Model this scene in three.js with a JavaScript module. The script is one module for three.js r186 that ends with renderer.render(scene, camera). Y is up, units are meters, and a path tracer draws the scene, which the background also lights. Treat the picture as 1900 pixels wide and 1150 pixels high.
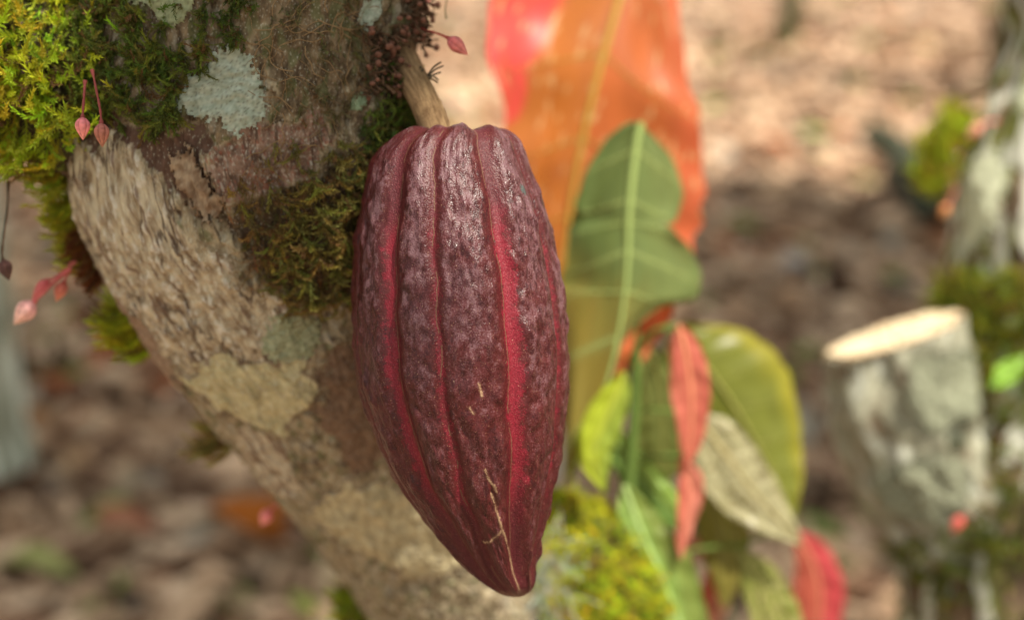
import * as THREE from 'three';
import { mergeGeometries } from 'three/addons/utils/BufferGeometryUtils.js';
import { createNoise3D } from 'simplex-noise';

// ------------------------------------------------------------------ camera
const scene = new THREE.Scene();
const CAM = new THREE.Vector3(0, 1.2, 0), PITCH = THREE.MathUtils.degToRad(24), FOV = 28;
const camera = new THREE.PerspectiveCamera(FOV, 1900 / 1150, 0.02, 200);
camera.position.copy(CAM);
camera.rotation.x = -PITCH;
camera.focus = 0.466;
camera.userData.fStop = 3.3;
// ------------------------------------------------------------------ sky, sun, exposure
{
  const W = 128, H = 64, d = new Float32Array(W * H * 4);
  for (let y = 0; y < H; y++) for (let x = 0; x < W; x++) {
    const e = Math.max(0, (y + 0.5) / H - 0.5) * 2, k = Math.pow(1 - e, 2.2), i = (y * W + x) * 4;
    d[i] = 0.30 + 0.08 * k; d[i + 1] = 0.315 + 0.05 * k; d[i + 2] = 0.33 - 0.01 * k; d[i + 3] = 1;
  }
  const sky = new THREE.DataTexture(d, W, H, THREE.RGBAFormat, THREE.FloatType);
  sky.mapping = THREE.EquirectangularReflectionMapping; sky.magFilter = THREE.LinearFilter; sky.needsUpdate = true;
  scene.background = sky; scene.environment = sky;
}
const SUN = new THREE.Vector3(0.34, 0.90, 0.16).normalize();
const sun = new THREE.DirectionalLight(new THREE.Color(1, 0.90, 0.78), 3.3);
sun.name = 'sun'; sun.position.copy(SUN).multiplyScalar(12).add(new THREE.Vector3(0, 0, -3)); sun.target.position.set(0, 0, -3);
sun.castShadow = true; sun.shadow.radius = 6; sun.shadow.mapSize.set(4096, 4096);
Object.assign(sun.shadow.camera, { left: -8, right: 8, top: 8, bottom: -8, near: 0.5, far: 40 });
scene.add(sun, sun.target);
const renderer = new THREE.WebGLRenderer({ antialias: true });
renderer.toneMapping = THREE.LinearToneMapping;
renderer.toneMappingExposure = 3.1;
renderer.shadowMap.enabled = true;

// ------------------------------------------------------------------ helpers
const V = (x, y, z) => new THREE.Vector3(x, y, z);
let seedState = 12345;
const rnd = () => { seedState = (seedState + 0x6d2b79f5) | 0; let t = Math.imul(seedState ^ (seedState >>> 15), 1 | seedState); t = (t + Math.imul(t ^ (t >>> 7), 61 | t)) ^ t; return ((t ^ (t >>> 14)) >>> 0) / 4294967296; };
const reseed = (n) => { seedState = n * 7919 + 17; };
const rr = (a, b) => a + (b - a) * rnd();
const noise = createNoise3D(rnd), noiseB = createNoise3D(rnd);
const fbm = (x, y, z, o = 4) => { let s = 0, a = 0.5; for (let i = 0; i < o; i++) { s += a * noise(x, y, z); x *= 2.03; y *= 2.03; z *= 2.03; a *= 0.5; } return s; };
const clamp = (x, a = 0, b = 1) => Math.min(b, Math.max(a, x));
const sstep = (a, b, x) => { const t = clamp((x - a) / (b - a)); return t * t * (3 - 2 * t); };
const mix = (a, b, t) => a + (b - a) * t;
const mix3 = (a, b, t) => [mix(a[0], b[0], t), mix(a[1], b[1], t), mix(a[2], b[2], t)];
// the view's own axes give the close-up its directions: RIGHT across, UPV up, FRONT towards the viewer
const RIGHT = V(1, 0, 0), UPV = V(0, Math.cos(PITCH), -Math.sin(PITCH)), FRONT = V(0, Math.sin(PITCH), Math.cos(PITCH));
const FPX = 575 / Math.tan(THREE.MathUtils.degToRad(FOV / 2));
const at = (px, py, d) => CAM.clone().addScaledVector(FRONT, -d).addScaledVector(RIGHT, (px - 950) / FPX * d).addScaledVector(UPV, (575 - py) / FPX * d);
const onGround = (px, py, h = 0) => { const r = at(px, py, 1).sub(CAM); return CAM.clone().addScaledVector(r, (h - CAM.y) / r.y); };
const cr1 = (p0, p1, p2, p3, t) => 0.5 * (2 * p1 + (p2 - p0) * t + (2 * p0 - 5 * p1 + 4 * p2 - p3) * t * t + (3 * p1 - p0 - 3 * p2 + p3) * t * t * t);
// smooth table lookup: rows [x, a, b, ...], x rising
const table = (rows, x) => {
  const n = rows.length; if (x <= rows[0][0]) return rows[0].slice(1); if (x >= rows[n - 1][0]) return rows[n - 1].slice(1);
  let i = 0; while (rows[i + 1][0] < x) i++;
  const t = (x - rows[i][0]) / (rows[i + 1][0] - rows[i][0]), g = (k) => rows[clamp(k, 0, n - 1)];
  const out = []; for (let c = 1; c < rows[0].length; c++) out.push(cr1(g(i - 1)[c], g(i)[c], g(i + 1)[c], g(i + 2)[c], t));
  return out;
};
const taken = {};
const numbered = (n) => { const k = taken[n] = (taken[n] ?? -1) + 1; return k ? n + '_' + String(k).padStart(3, '0') : n; };
function thing(name, label, category, base, group) {
  const o = new THREE.Group(); o.name = numbered(name); o.position.copy(base); o.userData = { label, category };
  if (group) o.userData.group = group;
  scene.add(o); return o;
}
const originOf = (o) => { const p = V(0, 0, 0); for (; o && o !== scene; o = o.parent) p.add(o.position); return p; };
// geometry is given in world metres; it is moved into its parent's frame
function part(name, geo, mat, parent = scene, extra) {
  const o = originOf(parent); geo.translate(-o.x, -o.y, -o.z);
  const m = new THREE.Mesh(geo, mat); m.name = parent === scene ? numbered(name) : name; m.castShadow = m.receiveShadow = true;
  if (extra) Object.assign(m.userData, extra);
  parent.add(m); return m;
}
function copies(name, geo, mat, mats, cols, parent, extra) {
  const m = new THREE.InstancedMesh(geo, mat, mats.length), o = originOf(parent); m.name = parent === scene ? numbered(name) : name;
  m.castShadow = m.receiveShadow = true;
  const c = new THREE.Color();
  mats.forEach((q, i) => { q.elements[12] -= o.x; q.elements[13] -= o.y; q.elements[14] -= o.z; m.setMatrixAt(i, q); m.setColorAt(i, c.setRGB(...cols[i])); });
  Object.assign(m.userData, extra); parent.add(m); return m;
}
const std = (o) => new THREE.MeshPhysicalMaterial({ side: THREE.DoubleSide, specularIntensity: 0.15, ...o }); // matt, porous surfaces
const phys = (o) => new THREE.MeshPhysicalMaterial({ side: THREE.DoubleSide, specularIntensity: 0.35, ...o });
const rgb = (r, g, b) => new THREE.Color().setRGB(r, g, b);
// grid mesh: f(i/nu, j/nv) -> [position, uv?, colour?]
function gridGeo(nu, nv, f, closedU = false) {
  const pos = [], uv = [], col = [], idx = [];
  for (let j = 0; j <= nv; j++) for (let i = 0; i <= nu; i++) {
    const r = f(i / nu, j / nv); pos.push(r[0].x, r[0].y, r[0].z); uv.push(...(r[1] || [i / nu, j / nv])); if (r[2]) col.push(...r[2]);
  }
  for (let j = 0; j < nv; j++) for (let i = 0; i < nu; i++) { const a = j * (nu + 1) + i, b = a + 1, c = a + nu + 1, d = c + 1; idx.push(a, c, b, b, c, d); }
  const g = new THREE.BufferGeometry();
  g.setAttribute('position', new THREE.Float32BufferAttribute(pos, 3)); g.setAttribute('uv', new THREE.Float32BufferAttribute(uv, 2));
  if (col.length) g.setAttribute('color', new THREE.Float32BufferAttribute(col, 3));
  g.setIndex(idx); g.computeVertexNormals();
  if (closedU) { // join the normals at the seam
    const n = g.attributes.normal; for (let j = 0; j <= nv; j++) { const a = j * (nu + 1), b = a + nu, v = V(n.getX(a) + n.getX(b), n.getY(a) + n.getY(b), n.getZ(a) + n.getZ(b)).normalize(); n.setXYZ(a, v.x, v.y, v.z); n.setXYZ(b, v.x, v.y, v.z); }
  }
  return g;
}
const curveOf = (pts) => new THREE.CatmullRomCurve3(pts, false, 'centripetal');
// tapered tube through points; rad(t) in metres; rough(t, a) adds relief
function tube(pts, rad, nl = 24, nr = 8, rough) {
  const c = curveOf(pts), fr = c.computeFrenetFrames(nl, false), P = c.getPoints(nl);
  const R = typeof rad === 'function' ? rad : () => rad;
  const g = gridGeo(nr, nl, (u, v) => { const k = Math.round(v * nl), a = u * Math.PI * 2, r = Math.max(1e-5, R(v) + (rough ? rough(v, a, P[k]) : 0));
    return [P[k].clone().addScaledVector(fr.normals[k], Math.cos(a) * r).addScaledVector(fr.binormals[k], Math.sin(a) * r)]; }, true);
  return g;
}
function dataTex(w, h, fill, srgb, ch = 4) {
  const d = new Uint8Array(w * h * ch), o = [0, 0, 0];
  for (let y = 0; y < h; y++) for (let x = 0; x < w; x++) { const r = fill((x + 0.5) / w, (y + 0.5) / h, x, y), i = (y * w + x) * ch;
    if (ch === 1) d[i] = clamp(r) * 255; else { for (let c = 0; c < 3; c++) d[i + c] = clamp(srgb ? Math.pow(clamp(r[c]), 1 / 2.2) : r[c]) * 255; d[i + 3] = 255; } }
  const t = new THREE.DataTexture(d, w, h, ch === 1 ? THREE.RedFormat : THREE.RGBAFormat);
  t.magFilter = THREE.LinearFilter; t.minFilter = THREE.LinearMipmapLinearFilter; t.generateMipmaps = true; t.wrapS = THREE.RepeatWrapping; t.wrapT = THREE.MirroredRepeatWrapping;
  if (srgb) t.colorSpace = THREE.SRGBColorSpace; t.needsUpdate = true; return t;
}
// distance to a closed polygon, negative inside; q: flat [x, y, ...]
function polyDist(q, x, y) {
  let d = 1e9, inside = false; const n = q.length / 2;
  for (let i = 0, j = n - 1; i < n; j = i++) {
    const ax = q[2 * j], ay = q[2 * j + 1], bx = q[2 * i], by = q[2 * i + 1], ex = bx - ax, ey = by - ay;
    const t = clamp(((x - ax) * ex + (y - ay) * ey) / (ex * ex + ey * ey)), dx = x - ax - ex * t, dy = y - ay - ey * t;
    d = Math.min(d, dx * dx + dy * dy);
    if ((ay > y) !== (by > y) && x < (bx - ax) * (y - ay) / (by - ay) + ax) inside = !inside;
  }
  return (inside ? -1 : 1) * Math.sqrt(d);
}
const polyBox = (q) => { let b = [1e9, -1e9, 1e9, -1e9]; for (let i = 0; i < q.length; i += 2) b = [Math.min(b[0], q[i]), Math.max(b[1], q[i]), Math.min(b[2], q[i + 1]), Math.max(b[3], q[i + 1])]; return b; };
// a limb: rows [arc metres, centre xyz, half width across, half width in depth]; angle 0 faces the viewer, +90 degrees is its right side
class Limb {
  constructor(stations) {
    let s = 0; this.rows = stations.map((p, i) => { if (i) s += p[0].distanceTo(stations[i - 1][0]); return [s, p[0].x, p[0].y, p[0].z, p[1], p[2]]; }); this.len = s;
  }
  frame(s) {
    const r = table(this.rows, s), r2 = table(this.rows, Math.min(this.len, s + 0.004)), r1 = table(this.rows, Math.max(0, s - 0.004));
    const T = V(r2[0] - r1[0], r2[1] - r1[1], r2[2] - r1[2]).normalize(), D = FRONT.clone().addScaledVector(T, -FRONT.dot(T)).normalize(), L = new THREE.Vector3().crossVectors(D, T);
    return { c: V(r[0], r[1], r[2]), T, D, L, a: r[3], b: r[4] };
  }
  point(s, th, h = 0, fr = this.frame(s)) {
    const sn = Math.sin(th), cs = Math.cos(th), n = fr.L.clone().multiplyScalar(sn / fr.a).addScaledVector(fr.D, cs / fr.b).normalize();
    const p = fr.c.clone().addScaledVector(fr.L, sn * fr.a).addScaledVector(fr.D, cs * fr.b).addScaledVector(n, h);
    return { p, n, T: fr.T };
  }
}
const px = (d) => d / FPX; // metres per photo pixel at distance d
// ------------------------------------------------------------------ the leaning cacao trunk (shape)
const st = (x, y, hw, d, depth = 1) => [at(x, y, d), hw * px(d), hw * px(d) * depth];
const trunk = new Limb([
  st(480, -480, 290, 0.55, 0.85), st(472, -250, 305, 0.54, 0.8), st(465, -50, 318, 0.534, 0.74), st(455, 130, 310, 0.534, 0.74), st(460, 325, 318, 0.548, 0.76),
  st(553, 565, 268, 0.592, 0.9), st(682, 795, 208, 0.645, 1), st(790, 990, 172, 0.69, 1), st(858, 1130, 143, 0.715, 1), st(900, 1260, 132, 0.73, 1), st(920, 1420, 135, 0.745, 1),
  [V(0, 0.50, -0.66), 0.050, 0.050], [V(0.005, 0.28, -0.665), 0.055, 0.055], [V(0.01, 0.10, -0.67), 0.066, 0.066], [V(0.01, 0.01, -0.67), 0.095, 0.095], [V(0.01, -0.06, -0.67), 0.12, 0.12],
]);
const branch = new Limb([
  st(420, 300, 150, 0.56, 0.9), st(300, 225, 168, 0.548, 0.85), st(150, 160, 165, 0.538, 0.85), st(-20, 105, 160, 0.54, 0.9), st(-250, 20, 150, 0.55, 1), st(-600, -150, 140, 0.6, 1),
]);
// ------------------------------------------------------------------ ground
const groundH = (x, z) => 0.03 * fbm(x * 0.7, z * 0.7, 3.1, 3) + 0.012 * noise(x * 4, z * 4, 9);
{
  const tex = dataTex(1024, 1024, (u, v) => {
    const c = Math.cos(u * 6.2832), s = Math.sin(u * 6.2832), w = v * 4;
    const n = fbm(c * 3, s * 3, w * 3, 5), m = fbm(c * 14 + 9, s * 14, w * 14, 3);
    return mix3([0.12, 0.078, 0.05], [0.32, 0.22, 0.145], clamp(0.5 + n * 0.7 + m * 0.5));
  }, true);
  tex.repeat.set(40, 40);
  // one sheet to the horizon, dense in front of the camera
  const ax = (u) => { const t = u * 2 - 1; return Math.sign(t) * (Math.abs(t) * 4 + Math.pow(Math.abs(t), 6) * 90); };
  const g = gridGeo(150, 150, (u, v) => { const x = ax(u), z = -4 + ax(v), f = clamp(1.5 - Math.hypot(x, z + 4) / 30); return [V(x, groundH(x, z) * f, z), [x / 60, z / 60]]; });
  const idx = g.index.array; for (let i = 0; i < idx.length; i += 3) { const t = idx[i]; idx[i] = idx[i + 1]; idx[i + 1] = t; }
  g.computeVertexNormals(); if (g.attributes.normal.getY(5000) < 0) { for (let i = 0; i < idx.length; i += 3) { const t = idx[i]; idx[i] = idx[i + 1]; idx[i + 1] = t; } g.computeVertexNormals(); }
  part('ground', g, std({ map: tex, roughness: 1 }), scene, { kind: 'structure' });
}

// ------------------------------------------------------------------ the leaning cacao tree
const treeBase = V(0.01, groundH(0.01, -0.67), -0.67);
const tree = thing('cacao_tree', 'leaning cacao trunk with mossy bark and white lichen carrying the big red pod', 'tree', treeBase);
const RAD = Math.PI / 180, DEGM = 0.00105;
// bark areas, some with shade painted into their colour: outlines on the trunk's own surface, as pairs of arc length from the top (metres) and angle round it (degrees)
const area = (...p) => { const q = []; for (let i = 0; i < p.length; i += 2) q.push(p[i + 1] * DEGM, p[i]); return q; };
const ZONES = [
  ['shady_side', area(0.05, -60, 0.05, 120, 0.29, 120, 0.25, 36, 0.20, 12, 0.186, -14, 0.17, -60), [0.042, 0.028, 0.015], [0.24, 0.175, 0.10]],  // upper and right bark painted dark to stand in for shade
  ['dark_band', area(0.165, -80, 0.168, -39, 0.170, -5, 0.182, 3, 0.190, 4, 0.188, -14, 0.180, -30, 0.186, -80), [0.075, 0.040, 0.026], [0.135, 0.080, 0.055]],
  ['upper_right', area(0.095, 5, 0.095, 60, 0.150, 56, 0.163, 35, 0.162, 17, 0.144, 12), [0.050, 0.034, 0.019], [0.21, 0.15, 0.085]],  // olive brown bark, its colour darkened further for the shade up here
  ['red_brown', area(0.174, -5, 0.168, 14, 0.162, 35, 0.174, 42, 0.184, 26, 0.186, 19, 0.188, 3, 0.182, -1), [0.10, 0.058, 0.040], [0.29, 0.19, 0.135]],
  ['grey_striated', area(0.178, -88, 0.176, -29, 0.186, -14, 0.206, -5, 0.230, 6, 0.248, 13, 0.258, 7, 0.248, -17, 0.252, -41, 0.222, -66, 0.205, -88), [0.20, 0.145, 0.085], [0.52, 0.46, 0.32]],
  ['low_edge', area(0.205, -95, 0.222, -64, 0.252, -41, 0.262, -52, 0.30, -95), [0.20, 0.13, 0.085], [0.33, 0.24, 0.16]],
  ['olive', area(0.246, -29, 0.250, -15, 0.256, 6, 0.278, 0, 0.296, -19, 0.286, -37, 0.260, -49), [0.28, 0.25, 0.13], [0.52, 0.475, 0.28]],
  ['dark_low', area(0.256, 11, 0.262, 28, 0.292, 36, 0.332, 20, 0.334, -7, 0.294, -5, 0.270, 2), [0.115, 0.070, 0.043], [0.20, 0.130, 0.082]],  // brown bark with the pod's soft shadow painted in
  ['grey_streak', area(0.290, -42, 0.296, -27, 0.318, -26, 0.342, -35, 0.352, -68, 0.322, -70), [0.30, 0.25, 0.17], [0.50, 0.44, 0.32]],
  ['low_olive', area(0.358, -46, 0.332, -9, 0.344, 7, 0.382, 32, 0.410, 42, 0.430, 25, 0.418, -6, 0.396, -22), [0.24, 0.20, 0.11], [0.52, 0.46, 0.28]],
  ['moss_dark', area(0.188, -2, 0.186, 25, 0.176, 53, 0.236, 50, 0.230, 21, 0.226, 7, 0.210, 0), [0.045, 0.030, 0.018], [0.11, 0.075, 0.042]],  // mossy bark, painted darker for the shade beside the pod
];
ZONES.forEach((z) => { z.push(polyBox(z[1])); });
const zoneAt = (s, deg, jx, jy) => { // [zone, distance inside] of the last zone that covers the point
  let hit = null, dist = 0; const x = deg * DEGM + jx, y = s + jy;
  for (const z of ZONES) { const b = z[4]; if (x < b[0] || x > b[1] || y < b[2] || y > b[3]) continue; const d = polyDist(z[1], x, y); if (d < 0) { hit = z; dist = -d; } }
  return [hit, dist];
};
const beads = (c, sn, s) => { const row = noise(c * 13, sn * 13, s * 14); return sstep(0.05, 0.55, noiseB(c * 21, sn * 21, s * 230)) * sstep(-0.5, 0.15, row); };
function barkH(s, th) {
  const c = Math.cos(th), sn = Math.sin(th), [z] = zoneAt(s, th / RAD, 0.0085 * fbm(c * 3.5, sn * 3.5, s * 55, 3), 0.0085 * fbm(c * 3.5 + 7, sn * 3.5, s * 55, 3));
  let h = 0.0042 * fbm(c * 1.9, sn * 1.9, s * 20, 3) + 0.0005 * noise(c * 22, sn * 22, s * 260);
  const n = z && z[0];
  if (n === 'grey_striated') h += -0.0010 * Math.abs(noise(c * 11, sn * 11, s * 34)) + 0.0010 * beads(c, sn, s) + 0.0003 * noise(c * 26, sn * 26, s * 45) + 0.0009 * fbm(c * 9, sn * 9, s * 130, 3);
  else if (n === 'olive' || n === 'low_olive') h += 0.0004 + 0.0004 * noise(c * 22, sn * 22, s * 60);
  else if (n === 'moss_dark' || n === 'dark_band') h += -0.0022 + 0.0022 * fbm(c * 20, sn * 20, s * 150, 3);
  else if (n === 'dark_low') h += -0.0010 + 0.0010 * fbm(c * 14, sn * 14, s * 110, 3);
  else h += 0.0016 * fbm(c * 9, sn * 9, s * 120, 4) - 0.0010 * sstep(0.75, 0.98, 1 - Math.abs(noise(c * 6 + 40, sn * 6, s * 60)));
  return h;
}
const VTEX = 0.5;
const barkColor = (s, th) => {
  const c = Math.cos(th), sn = Math.sin(th);
  const j1 = 0.0085 * fbm(c * 3.5, sn * 3.5, s * 55, 5), j2 = 0.0085 * fbm(c * 3.5 + 7, sn * 3.5, s * 55, 5);
  const [z, dist] = zoneAt(s, th / RAD, j1, j2);
  const fib = noise(c * 40, sn * 40, s * 120), fine = fbm(c * 70, sn * 70, s * 800, 3), mid = fbm(c * 12, sn * 12, s * 110, 4);
  let A = [0.13, 0.098, 0.058], B = [0.37, 0.31, 0.195];
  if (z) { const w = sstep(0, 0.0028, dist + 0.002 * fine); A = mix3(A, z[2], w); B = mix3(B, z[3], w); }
  let t = clamp(0.5 + 0.9 * mid + 0.12 * fib + (z && z[0] === 'grey_striated' ? 0.22 : 0.4) * fine);
  let k = mix3(A, B, t);
  const n = z && z[0];
  if (n === 'grey_striated') { // pale warty rows on tan bark, with brown cracks
    const bd = beads(c, sn, s); k = mix3(k, [0.62, 0.59, 0.50], bd * (0.55 + 0.4 * fine));
    const crack = sstep(0.62, 0.9, 1 - Math.abs(noiseB(c * 9 + 3, sn * 9, s * 26)) * 2.2) * sstep(-0.1, 0.3, noise(c * 5, sn * 5, s * 60)); k = mix3(k, [0.12, 0.065, 0.04], crack * 0.75);
  } else if (n === 'red_brown') { k = mix3(k, [0.42, 0.38, 0.31], sstep(0.5, 0.7, noiseB(c * 26, sn * 26, s * 400)) * 0.55); k = mix3(k, [0.24, 0.075, 0.045], sstep(0.25, 0.6, noise(c * 30 + 5, sn * 30, s * 480)) * 0.5); }
  else if (n === 'olive' || n === 'low_olive') { k = mix3(k, [0.48, 0.46, 0.33], sstep(0.3, 0.6, noiseB(c * 24, sn * 24, s * 150)) * 0.5); if (dist < 0.0009) k = mix3(k, [0.13, 0.07, 0.045], 0.6); }
  else if (n === 'moss_dark') k = mix3(k, [0.26, 0.12, 0.045], sstep(0.4, 0.7, noiseB(c * 16, sn * 16, s * 160)) * 0.7);
  else if (n === 'grey_streak') { k = mix3(k, [0.14, 0.085, 0.05], sstep(0.2, 0.5, noiseB(c * 15, sn * 15, s * 50)) * 0.85); }
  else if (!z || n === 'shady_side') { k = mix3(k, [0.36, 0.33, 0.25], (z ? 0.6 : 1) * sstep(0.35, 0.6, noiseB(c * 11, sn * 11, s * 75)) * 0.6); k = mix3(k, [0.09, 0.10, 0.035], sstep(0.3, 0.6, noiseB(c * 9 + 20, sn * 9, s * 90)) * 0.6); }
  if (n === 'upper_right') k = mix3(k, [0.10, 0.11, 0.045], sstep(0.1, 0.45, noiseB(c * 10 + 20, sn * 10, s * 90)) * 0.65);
  const cr = sstep(0.80, 0.97, 1 - Math.abs(noise(c * 6 + 40, sn * 6, s * 42) + 0.25 * fib)) * sstep(-0.1, 0.3, noiseB(c * 3, sn * 3, s * 30 + 9)); k = mix3(k, [0.055, 0.032, 0.02], cr * (n === 'olive' || n === 'low_olive' ? 0.35 : 0.8));
  k = mix3(k, [0.40, 0.39, 0.31], sstep(0.62, 0.72, noise(c * 55, sn * 55, s * 760)) * 0.55); // small lichen specks
  return k;
};
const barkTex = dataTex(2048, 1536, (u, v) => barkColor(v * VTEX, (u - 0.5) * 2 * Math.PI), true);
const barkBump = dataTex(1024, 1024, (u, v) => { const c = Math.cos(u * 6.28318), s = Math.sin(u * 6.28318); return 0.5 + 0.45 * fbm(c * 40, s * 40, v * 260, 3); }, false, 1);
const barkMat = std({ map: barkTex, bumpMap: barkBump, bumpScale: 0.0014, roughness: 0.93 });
{
  const sv = []; for (let s = 0.03; s < 0.5; s += 0.00095) sv.push(s); for (let s = 0.5; s < trunk.len; s += 0.006) sv.push(s); sv.push(trunk.len);
  const nv = sv.length - 1; let fr, last = -1;
  const g = gridGeo(400, nv, (u, v) => { const k = Math.round(v * nv), s = sv[k]; if (k !== last) { fr = trunk.frame(s); last = k; } const th = (u - 0.5) * 2 * Math.PI; return [trunk.point(s, th, barkH(s, th), fr).p, [u, s / VTEX]]; }, true);
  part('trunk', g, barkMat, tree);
}
const branchH = (s, th) => 0.004 * fbm(Math.cos(th) * 2, Math.sin(th) * 2, s * 25 + 40, 3) + 0.0012 * fbm(Math.cos(th) * 12, Math.sin(th) * 12, s * 110 + 40, 3);
{
  const tx = dataTex(512, 1024, (u, v) => { const th = u * 6.28318, c = Math.cos(th), sn = Math.sin(th), s = v * 0.5; const m = fbm(c * 8, sn * 8, s * 90 + 30, 4), f = fbm(c * 50, sn * 50, s * 500, 2);
    return mix3(mix3([0.03, 0.02, 0.012], [0.13, 0.09, 0.055], clamp(0.5 + m + 0.3 * f)), [0.05, 0.055, 0.015], sstep(0.0, 0.4, noiseB(c * 6, sn * 6, s * 60)) * 0.7); }, true);  // bark kept near black so gaps in the moss read as shade
  let fr, last = -1; const nv = 260;
  const g = gridGeo(200, nv, (u, v) => { const s = v * branch.len; if (v !== last) { fr = branch.frame(s); last = v; } const th = (u - 0.5) * 2 * Math.PI; return [branch.point(s, th, branchH(s, th), fr).p, [u, s / 0.5]]; }, true);
  part('branch', g, std({ map: tx, roughness: 0.95, bumpMap: barkBump, bumpScale: 0.001 }), tree, { label: 'thick side branch hung with yellow green moss' });
}
// raised crusts (lichen, bark flakes): a sheet lifted off the bark inside a ragged outline, its rim turned down to the bark
function crust(name, outline, thick, colour, label, ragged = 0.0012, limb = trunk, height = barkH, parent = tree, waves = 0) {
  const q = area(...outline), b = polyBox(q), m = 0.002, step = 0.00055, nu = Math.ceil((b[1] - b[0] + 2 * m) / step), nv = Math.ceil((b[3] - b[2] + 2 * m) / step);
  const pos = [], col = [], uv = [], id = new Int32Array((nu + 1) * (nv + 1)).fill(-1), idx = []; let fr;
  for (let j = 0; j <= nv; j++) { const s = b[2] - m + j * step; fr = limb.frame(s);
    for (let i = 0; i <= nu; i++) { const x = b[0] - m + i * step, th = x / DEGM * RAD;
      const d = -polyDist(q, x, s) + ragged * fbm(x * 420, s * 420, 2.2, 4) * 2;
      if (d < -0.0006) continue;
      const lift = thick * sstep(-0.0006, 0.0012, d) * (0.75 + 0.45 * fbm(x * 260, s * 260, 7, 3) + waves * Math.sin(s * 1100 + 3 * noise(x * 60, s * 60, 3))) - 0.0005 * (1 - sstep(-0.0006, 0.0002, d));
      const w = limb.point(s, th, height(s, th) * 0.8 + lift, fr).p; id[j * (nu + 1) + i] = pos.length / 3; pos.push(w.x, w.y, w.z); uv.push(x * 30, s * 30); col.push(...colour(x, s, d)); } }
  for (let j = 0; j < nv; j++) for (let i = 0; i < nu; i++) { const a = id[j * (nu + 1) + i], e = id[j * (nu + 1) + i + 1], c = id[(j + 1) * (nu + 1) + i], d = id[(j + 1) * (nu + 1) + i + 1]; if (a < 0 || d < 0 || e < 0 || c < 0) continue; idx.push(a, c, e, e, c, d); }
  const g = new THREE.BufferGeometry(); g.setAttribute('position', new THREE.Float32BufferAttribute(pos, 3)); g.setAttribute('uv', new THREE.Float32BufferAttribute(uv, 2)); g.setAttribute('color', new THREE.Float32BufferAttribute(col, 3)); g.setIndex(idx); g.computeVertexNormals();
  return part(name, g, crustMat, parent, label ? { label } : undefined);
}
const crustMat = std({ vertexColors: true, roughness: 0.95, bumpMap: barkBump, bumpScale: 0.0008 });
const lich = (x, s) => { const f = fbm(x * 900, s * 900, 1, 3), m = fbm(x * 220, s * 500, 4, 3); let k = mix3([0.34, 0.40, 0.29], [0.62, 0.68, 0.55], clamp(0.5 + 0.7 * m + 0.5 * f)); return mix3(k, [0.16, 0.15, 0.11], sstep(0.45, 0.6, noise(x * 700, s * 700, 6)) * 0.6); };
crust('lichen_patch', [0.164, -11, 0.155, -10, 0.152, -4, 0.146, 0, 0.1445, 6, 0.146, 11, 0.152, 13, 0.162, 17, 0.166, 17, 0.168, 13, 0.172, 8, 0.168, 2, 0.168, -4, 0.166, -9], 0.0011, lich, 'pale grey green lichen crust on the bark', 0.0022, trunk, barkH, tree, 0.35);
crust('lichen_patch', [0.122, -40, 0.120, -12, 0.132, -7, 0.138, -8, 0.141, -13, 0.139, -20, 0.134, -24, 0.135, -33], 0.0016, (x, s) => { const k = lich(x, s + 3); return [k[0] * 0.85, k[1] * 0.82, k[2] * 0.6]; }, 'pale olive lichen crust near the top edge', 0.0018);
crust('bark_flake', [0.178, -15, 0.176, -6, 0.180, -3, 0.184, -1, 0.188, 3, 0.194, -2, 0.191, -8, 0.186, -12], 0.0022, (x, s, d) => d < 0.0004 ? [0.07, 0.04, 0.025] : mix3([0.20, 0.12, 0.07], [0.50, 0.38, 0.25], clamp(0.5 + 0.9 * fbm(x * 230, s * 230, 3, 4) + 0.3 * noise(x * 900, s * 900, 2))), 'tan bark flake with a curled rim', 0.0024);
crust('lichen_patch', [0.134, 46, 0.122, 50, 0.114, 55, 0.130, 56, 0.136, 51], 0.0012, lich, 'narrow whitish lichen streak beside the flower cushion', 0.0008);
crust('lichen_patch', [0.157, 46, 0.155, 50, 0.158, 53, 0.161, 50, 0.161, 46], 0.0008, (x, s) => { const k = lich(x, s + 5); return [k[0] * 0.8, k[1] * 0.95, k[2] * 0.75]; }, 'small mint green lichen disc', 0.0004);
crust('lichen_patch', [0.232, 2, 0.236, 13, 0.248, 14, 0.256, 7, 0.252, -6, 0.244, -8], 0.0007, (x, s) => { const k = lich(x, s + 8); return [k[0] * 0.88, k[1] * 0.84, k[2] * 0.66]; }, 'thin greyish lichen film low on the pale bark', 0.002);

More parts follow.
